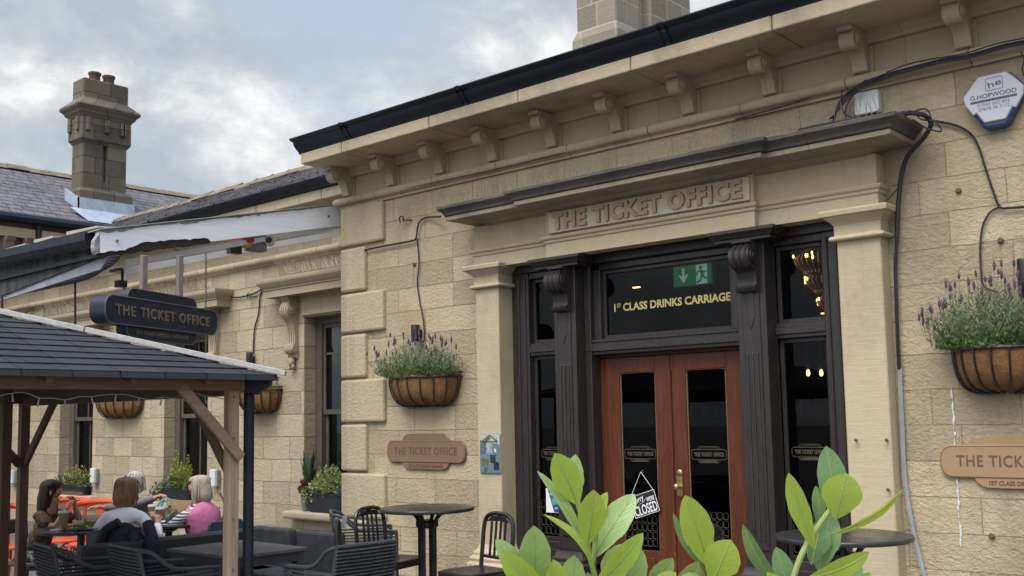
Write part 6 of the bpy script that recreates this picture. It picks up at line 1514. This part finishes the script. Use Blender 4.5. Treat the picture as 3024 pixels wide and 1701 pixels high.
    if gilet:
        m = MB(); vs = []; n_ = 22; sd_ = V((0, 1, 0)); fr_ = sd_.cross(up)
        RG = ((.20, .150, .185), (.30, .158, .20), (.39, .156, .215), (.445, .142, .215), (.485, .118, .165), (.53, .088, .10))
        for (h_, a_, b_) in RG:
            for k in range(n_):
                an = 2*PI*k/n_; vs.append(pel+up*h_+fr_*(a_*math.cos(an))+sd_*(b_*math.sin(an))+V((0, 0, -.03*abs(math.sin(an))**3 if h_ > .43 else 0)))
        m.add(vs, [(r*n_+k, r*n_+(k+1) % n_, (r+1)*n_+(k+1) % n_, (r+1)*n_+k) for r in range(len(RG)-1) for k in range(n_)])
        o = m.build('gilet', gilet, t, smooth=True); so_ = o.modifiers.new('t', 'SOLIDIFY'); so_.thickness = .012; sb_ = o.modifiers.new('s', 'SUBSURF'); sb_.render_levels = 1
    sdv = V((-hd.y, hd.x, 0))
    for s in (-1, 1):
        q = MB(); q.blob(h1+hd*.076+sdv*s*.033+V((0, 0, .004)), .012, .012, .008, 8, 6); q.build('eye', M_eye, t)
        q = MB(); q.blob(h1+sdv*s*.088-V((0, 0, .012)), .014, .010, .03, 8, 6); q.build('ear', M_skin, t, smooth=True)
    q = MB(); q.blob(h0+hd*.078+V((0, 0, .012)), .01, .024, .008, 8, 5, rot=Matrix.Rotation(ht, 3, 'Z')); q.build('mouth', M_lip, t)
    # hair: a cap with locks laid over it
    L_, vol, fringe = hair
    m = MB(); R3 = Matrix.Rotation(ht, 3, 'Z'); c = h1-hd*.042+V((0, 0, .026))
    m.blob(c, .100*vol, .102*vol, .104*vol, 18, 12, .03, rot=R3)
    if L_ > 0: m.tube([c-hd*.02, c-hd*.045-V((0, 0, .10)), c-hd*.06-V((0, 0, .10+L_*.55)), c-hd*.055-V((0, 0, .10+L_))], [.095*vol, .098*vol, .085*vol, .05*vol], 14)
    for i in range(230):
        a = rnd.uniform(-PI, PI); frontal = math.cos(a) > .2
        if frontal and not fringe and rnd.random() < .8: continue
        dr = (hd*math.cos(a)+sdv*math.sin(a)); e_l = (-.035 if frontal else .08+L_*rnd.uniform(.35, 1.15)+rnd.uniform(-.03, .02))
        p0 = c+V((0, 0, .10*vol))+dr*.02; p1 = c+dr*.09*vol+V((0, 0, .072)); p2 = c+dr*.112*vol+V((0, 0, .045 if frontal else -.02)); p3 = c+dr*(.10+rnd.uniform(-.022, .026))*vol-V((0, 0, e_l))
        m.tube(cr([p0, p1, p2, p3], 3), [.006]*7+[.005, .004, .002], 4, False)
    m.build('hair', hairmat, t, smooth=True)
    t.location = (loc[0], loc[1], 0); t.rotation_euler = (0, 0, rad(rz)); t.scale = (sc, sc, sc)
    return t
def cafe_chair(label, p, rz, mat, dz=0):
    t = thing('cafe_chair', label, 'chair', (0, 0, 0), 'dark cafe chairs')
    m = MB(); m.prism(rr(.42, .42, .05, 4), (0, 0, .435), (1, 0, 0), (0, 1, 0), (0, 0, .03)); m.build('seat', mat, t, bev=.006)
    m = MB(); m.prism(rr(.42, .14, .04, 4), (-.235, 0, .80), (0, 1, 0), (.06, 0, 1), (-.025, 0, 0)); m.build('back_rail', mat, t, bev=.006)
    for s in (-1, 1):
        m = MB(); m.bar((-.20, s*.18, .44), (-.245, s*.19, .84), .03, .03, (0, 1, 0)); m.build('back_post', mat, t)
        m = MB(); m.tube([(-.2, s*.19, .44), (-.24, s*.2, 0)], .018, 6); m.build('leg', mat, t); m = MB(); m.tube([(.19, s*.19, .44), (.2, s*.2, 0)], .018, 6); m.build('leg', mat, t)
    t.location = (p[0], p[1], 0); t.rotation_euler = (0, 0, rad(rz)); t.scale = (.93, .93, .90); return t
# woman with long dark hair, eating, in profile towards picture right
P1 = at(92, 1300, f=9.35); rz1 = face(.98, -.15)
person('woman with long dark hair and leopard print top eating at the black cafe table', P1, rz1, 16, ((.36, .10, 1.08), (.42, -.12, 1.05)), head_turn=4, top=M_leopard, sleeve=.5, legmat=M_floral, hair=(.22, .98, True), hairmat=M_hairdark, sc=.85, curl=(.9, 1.0))
cafe_chair('dark blue chair under the woman in leopard print', P1, rz1, M_blue)
# woman in white, back turned
P2 = at(308, 1300, f=8.45); rz2 = face(.02, 1)
person('woman in a white jumper with short auburn hair, her back turned to us', P2, rz2, 14, ((.34, .28, .90), (.34, -.20, .90)), head_turn=-6, top=M_whitecloth, legmat=M_darkcloth, hair=(.085, .98, True), hairmat=M_hairbrown, sc=.885, curve=.8, side=.09)
t = cafe_chair('dark chair with the navy jacket on it', P2, rz2, M_blue)
# her jacket over the chair back
jd = V((math.cos(rad(rz2)), math.sin(rad(rz2)), 0)); js = V((-jd.y, jd.x, 0)); rnd = random.Random(6)
jt = thing('jacket', 'navy padded jacket hung over the back of the chair', 'jacket', (P2.x, P2.y, .5)); J = V((P2.x, P2.y, 0))-jd*.30-js*.13
m = MB(); nu, nv_ = 16, 12; vs = []
for j in range(nv_+1):
    for i in range(nu+1):
        u = i/nu*2-1; v = j/nv_
        wdt = .20+.09*v**.7; z = .86-.16*abs(u)**2.2*(1-v*.5)-.55*v; y_ = -(.02+.10*math.sin(PI*min(1, v*1.1)))*(1-.5*u*u)
        vs.append(J+js*(u*wdt)+jd*(y_+rnd.uniform(-.012, .012))+V((0, 0, z+rnd.uniform(-.008, .008))))
m.add(vs, [(j*(nu+1)+i, j*(nu+1)+i+1, (j+1)*(nu+1)+i+1, (j+1)*(nu+1)+i) for j in range(nv_) for i in range(nu)])
o = m.build('shell', M_jacket, jt, smooth=True); sm = o.modifiers.new('t', 'SOLIDIFY'); sm.thickness = .03; sb = o.modifiers.new('s', 'SUBSURF'); sb.render_levels = 1
for s in (-1,):
    m = MB(); m.tube(cr([J+js*(s*.19)+V((0, 0, .84)), J+js*(s*.25)-jd*.07+V((0, 0, .72)), J+js*(s*.25)-jd*.09+V((0, 0, .5)), J+js*(s*.26)-jd*.08+V((0, 0, .36))], 4), [.045]*4+[.055]*4+[.05]*4+[.04], 10); m.build('sleeve', M_jacket, jt, smooth=True)
m = MB(); m.tube(cr([J+js*a+jd*-.09+V((0, 0, z)) for a, z in ((-.10, .80), (-.13, .68), (-.08, .57), (.06, .55), (.13, .64), (.12, .78), (.0, .86))], 4), .038, 8); m.build('hood', M_jacket, jt, smooth=True)
# white haired person on the far side of the table
P3 = at(345, 1300, f=9.95)
person('white haired person mostly hidden behind the woman in the white jumper', P3, face(.05, -1), 12, ((.30, -.30, .98), (.34, .42, 1.10)), head_turn=0, top=plain('grey_cardigan', (.16, .15, .16), (.2, .19, .2), .9), legmat=M_darkcloth, hair=(.02, 1.0, False), hairmat=M_hairwhite, sc=.87, curl=(.5, .9))
cafe_chair('dark chair under the white haired person', P3, face(.05, -1), M_blue)
# woman in pink gilet and striped sleeves
P4 = at(520, 1300, f=9.0); rz4 = face(-.86, .5)
person('woman in a pink gilet and striped sleeves with ash blonde hair, seen from behind', P4, rz4, 10, ((.46, .22, .93), (.44, -.05, .96)), head_turn=10, top=M_stripe, legmat=M_darkcloth, hair=(.075, .94, True), hairmat=M_hairblonde, sc=.865, curl=(.3, .5), gilet=M_pink)
cafe_chair('teal chair under the woman in the pink gilet', P4, rz4, M_teal)
q = MB(); d4 = V((math.cos(rad(rz4)), math.sin(rad(rz4)), 0)); s4 = V((-d4.y, d4.x, 0)); c4_ = V((P4.x, P4.y, 0))
q.tube(cr([c4_-s4*.12-d4*.03+V((0, 0, 1.00)), c4_-s4*.05-d4*.17+V((0, 0, .86)), c4_+s4*.10-d4*.15+V((0, 0, .66)), c4_+s4*.2+d4*.02+V((0, 0, .56))], 4), .010, 6); solo(q, 'bag_strap', M_ink, 'black shoulder strap across the back of the pink gilet', 'strap', c4_+V((0, 0, .8)))
# ================================================================ young laurel in front of the camera
LF = 1.28
rnd = random.Random(21)
b0 = at(1500, 1500, f=LF); b1 = at(2000, 1500, f=LF)
LS = thing('laurel_shrub', 'bright green laurel shrub with upright young shoots in front of the red doors', 'shrub', ((b0.x+b1.x)/2, (b0.y+b1.y)/2, 0))
LM = {'y': MB(), 'p': MB(), 'b': MB()}; ribs = MB(); stems = MB()
def leaf(base, tip, W_, roll=0.0, kind='y', curl=.06, fold=.16, tipcurl=.0, rib=True, wave=.006):
    """one blade: obovate outline, folded along the midrib, bending along its length"""
    base, tip = V(base), V(tip); ax = tip-base; L_ = ax.length; ax.normalize()
    n = (CAM-(base+tip)/2); n = (n-ax*n.dot(ax)).normalized(); n = Matrix.Rotation(rad(roll), 3, ax) @ n; sd = ax.cross(n).normalized()
    NL, NW = 16, 6; vs = []; ph = rnd.uniform(0, 6)
    for i in range(NL+1):
        t = i/NL; w_ = .5*W_*max(.035, (math.sin(PI*min(1, t**1.22))**.66 if t < .995 else 0))
        w_ *= (1-.10*math.sin(PI*t))if t < .4 else 1
        cen = base+ax*(L_*t)+n*(L_*(curl*math.sin(PI*t)-tipcurl*max(0, t-.6)**2*4))
        for j in range(NW+1):
            s = j/NW*2-1; ser = 1+(.022*math.sin(t*70+ph) if abs(s) == 1 else 0)
            vs.append(cen+sd*(w_*s*ser)+n*(w_*abs(s)*fold+wave*W_*4*math.sin(t*9+ph+s*2)*abs(s)*.25+.006*W_*math.cos(t*NL*1.2)*abs(s)))
    LM[kind].add(vs, [(i*(NW+1)+j, (i+1)*(NW+1)+j, (i+1)*(NW+1)+j+1, i*(NW+1)+j+1) for i in range(NL) for j in range(NW)])
    if rib:
        ctr = [V(vs[i*(NW+1)+NW//2]) for i in range(NL)]
        ribs.tube([c_+n*.0003 for c_ in ctr], [W_*.014*(1-.75*i/NL)+.0003 for i in range(NL)], 5)
        for k in range(2, 10):                                  # side veins
            for s in (-1, 1):
                a = k/11; i0 = int(a*NL); i1 = min(NL-1, i0+3); e_ = V(vs[i1*(NW+1)+(NW//2)+s*2]); ribs.tube([ctr[i0]+n*.0004, e_+n*.0004], [.00016, .00008], 3, False)
def L(bx, by, tx, ty, w_, roll=0, kind='y', df=0.0, dt=None, **k):
    leaf(at(bx, by, f=LF+df), at(tx, ty, f=LF+(df if dt is None else LF*0+dt)), w_*K/FL*LF*(.87 if w_ > 60 else 1.0), roll, kind, **k)
def stem(pts, r): stems.tube(cr([at(p, q, f=LF+d_) for p, q, d_ in pts], 4), r, 7)
# shoot with the tallest leaf
stem([(1530, 1640, .03), (1500, 1470, .01), (1482, 1390, 0), (1470, 1320, 0), (1452, 1262, 0)], .0036)
stem([(1490, 1420, 0), (1496, 1380, -.005), (1498, 1330, -.01)], .0034)
L(1453, 1270, 1395, 1140, 84, 12, 'y', 0, -.02, fold=.10)
L(1456, 1268, 1448, 1143, 66, -32, 'p', .02, .02, fold=.2)
L(1482, 1400, 1357, 1183, 40, 48, 'p', .0, -.01, curl=.05, tipcurl=.05)
L(1500, 1465, 1374, 1291, 34, 58, 'y', -.01, -.02, curl=.14, tipcurl=.06)
L(1478, 1372, 1492, 1232, 84, 18, 'y', -.01, -.03, fold=.10)
L(1482, 1372, 1528, 1238, 62, -40, 'y', .02, .02)
L(1489, 1408, 1596, 1243, 88, -14, 'p', .0, .02, fold=.12)
# low cluster
stem([(1420, 1700, .05), (1392, 1560, .03), (1380, 1500, .02)], .004)
L(1345, 1480, 1343, 1322, 92, 6, 'p', .0, -.02, fold=.2)
L(1318, 1470, 1249, 1357, 56, 24, 'p', .01, .0, tipcurl=.05)
L(1385, 1510, 1262, 1390, 78, -20, 'y', -.03, -.05, tipcurl=.06)
L(1400, 1540, 1392, 1408, 76, 20, 'y', -.02, -.03, tipcurl=.03, fold=.3)
L(1440, 1520, 1444, 1397, 74, -8, 'p', .0, .0, fold=.2)
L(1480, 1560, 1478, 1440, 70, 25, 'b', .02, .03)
# its right-hand leaves
L(1500, 1470, 1617, 1343, 66, 16, 'y', -.02, -.05, tipcurl=.05, curl=.10)
L(1520, 1500, 1570, 1368, 84, -8, 'p', .02, .05)
L(1592, 1500, 1600, 1368, 78, -4, 'p', .03, .03, fold=.14)
stem([(1600, 1700, .05), (1594, 1560, .03), (1592, 1490, .03)], .0036)
L(1625, 1480, 1692, 1403, 52, 20, 'p', .02, .0); L(1640, 1500, 1700, 1440, 48, -20, 'y', -.02, -.03); L(1690, 1480, 1758, 1412, 40, 30, 'p', .0, -.02)
# middle shoot
stem([(1800, 1700, .03), (1792, 1560, .01), (1786, 1440, 0), (1782, 1400, 0)], .0042)
L(1784, 1428, 1723, 1246, 92, 10, 'y', 0, -.02, fold=.12)
L(1778, 1440, 1694, 1290, 36, -52, 'b', .02, .02)
L(1792, 1470, 1838, 1358, 104, -6, 'y', -.02, -.03, fold=.08)
L(1785, 1480, 1712, 1452, 40, 30, 'p', -.02, -.04); L(1770, 1500, 1748, 1418, 36, 50, 'p', .01, .0, tipcurl=.1)
# far shoot
stem([(1955, 1700, .02), (1972, 1560, 0), (2000, 1440, 0), (2030, 1370, 0), (2062, 1320, 0), (2098, 1272, 0)], .0038)
L(2106, 1300, 2078, 1122, 84, 10, 'b', .03, .03, fold=.14)
L(2103, 1305, 2128, 1190, 112, 6, 'y', -.02, -.03, fold=.06, tipcurl=.02)
L(2050, 1385, 1984, 1190, 62, -22, 'y', -.01, -.02, curl=.03, fold=.12)
L(2075, 1350, 2278, 1236, 34, 58, 'y', .0, -.01, curl=.07, tipcurl=.07)
L(2030, 1455, 2188, 1392, 50, 20, 'y', -.03, -.05, curl=.14, tipcurl=.09)
L(2060, 1440, 2092, 1290, 92, -10, 'b', .04, .05)
L(2040, 1420, 2062, 1310, 84, 24, 'b', .03, .04); L(2060, 1330, 2052, 1222, 40, 30, 'b', .03, .03)
L(1985, 1490, 1869, 1318, 52, -46, 'b', -.01, -.02, curl=.10)
L(1990, 1520, 1952, 1376, 66, 14, 'b', .01, .01, fold=.2)
L(2100, 1500, 2160, 1412, 84, 6, 'b', .04, .05, fold=.06); L(2090, 1560, 2190, 1440, 50, 10, 'p', -.02, -.03); L(2000, 1540, 1928, 1440, 44, 30, 'y', -.03, -.04)
L(2110, 1540, 2060, 1440, 60, -30, 'b', .03, .04)
# the rest of the bush, below the picture
for i in range(150):
    px = rnd.uniform(1230, 2220); py = rnd.uniform(1560, 3000); df = rnd.uniform(-.1, .28)
    p = at(px, py, f=LF+df)
    if p.z < .12: continue
    a = rnd.uniform(0, 2*PI); d_ = V((math.cos(a)*.7, math.sin(a)*.7, rnd.uniform(.15, 1.0))).normalized()*rnd.uniform(.08, .12)
    if p.z+d_.z > at(px, 1490, f=LF+df).z: continue
    leaf(p, p+d_, rnd.uniform(.036, .05), rnd.uniform(-60, 60), rnd.choice('ypbb'), rib=False)
for k in range(9):
    px = 1300+k*105; p = at(px, 1640, f=LF+rnd.uniform(0, .12)); r_ = V((LS.location.x+rnd.uniform(-.12, .12), LS.location.y+rnd.uniform(-.1, .1), 0))
    stems.tube(cr([r_, lerp(r_, p, .5)+V((rnd.uniform(-.05, .05), rnd.uniform(-.05, .05), .05)), p], 4), .006, 6)
LM['y'].build('young_foliage', M_laurel, LS, smooth=True); LM['p'].build('pale_foliage', M_laurel2, LS, smooth=True); LM['b'].build('blue_green_foliage', M_laurel3, LS, smooth=True)  # one mesh each for yellow-green, pale and blue-green leaves
ribs.build('leaf_veins', M_rib, LS, smooth=True, kind='stuff'); stems.build('stems', M_rib, LS, smooth=True, kind='stuff')
# ---------------------------------------------------------------- lettering: fitted to its width, then turned into meshes
bpy.context.view_layer.update()
for o, w_ in FITS:
    if o.dimensions.x > 1e-6: o.scale.x = w_/o.dimensions.x
bpy.context.view_layer.update()
dg = bpy.context.evaluated_depsgraph_get()
for o in [o for o in S.objects if o.type == 'FONT']:
    me = bpy.data.meshes.new_from_object(o.evaluated_get(dg)); par = o.parent; nm = o.name
    if not me.materials: me.materials.append(o.data.materials[0])
    n = bpy.data.objects.new('lettering', me); COL.objects.link(n)
    n.location, n.rotation_euler, n.scale = o.location, o.rotation_euler, o.scale; n.parent = par
    bpy.data.objects.remove(o)
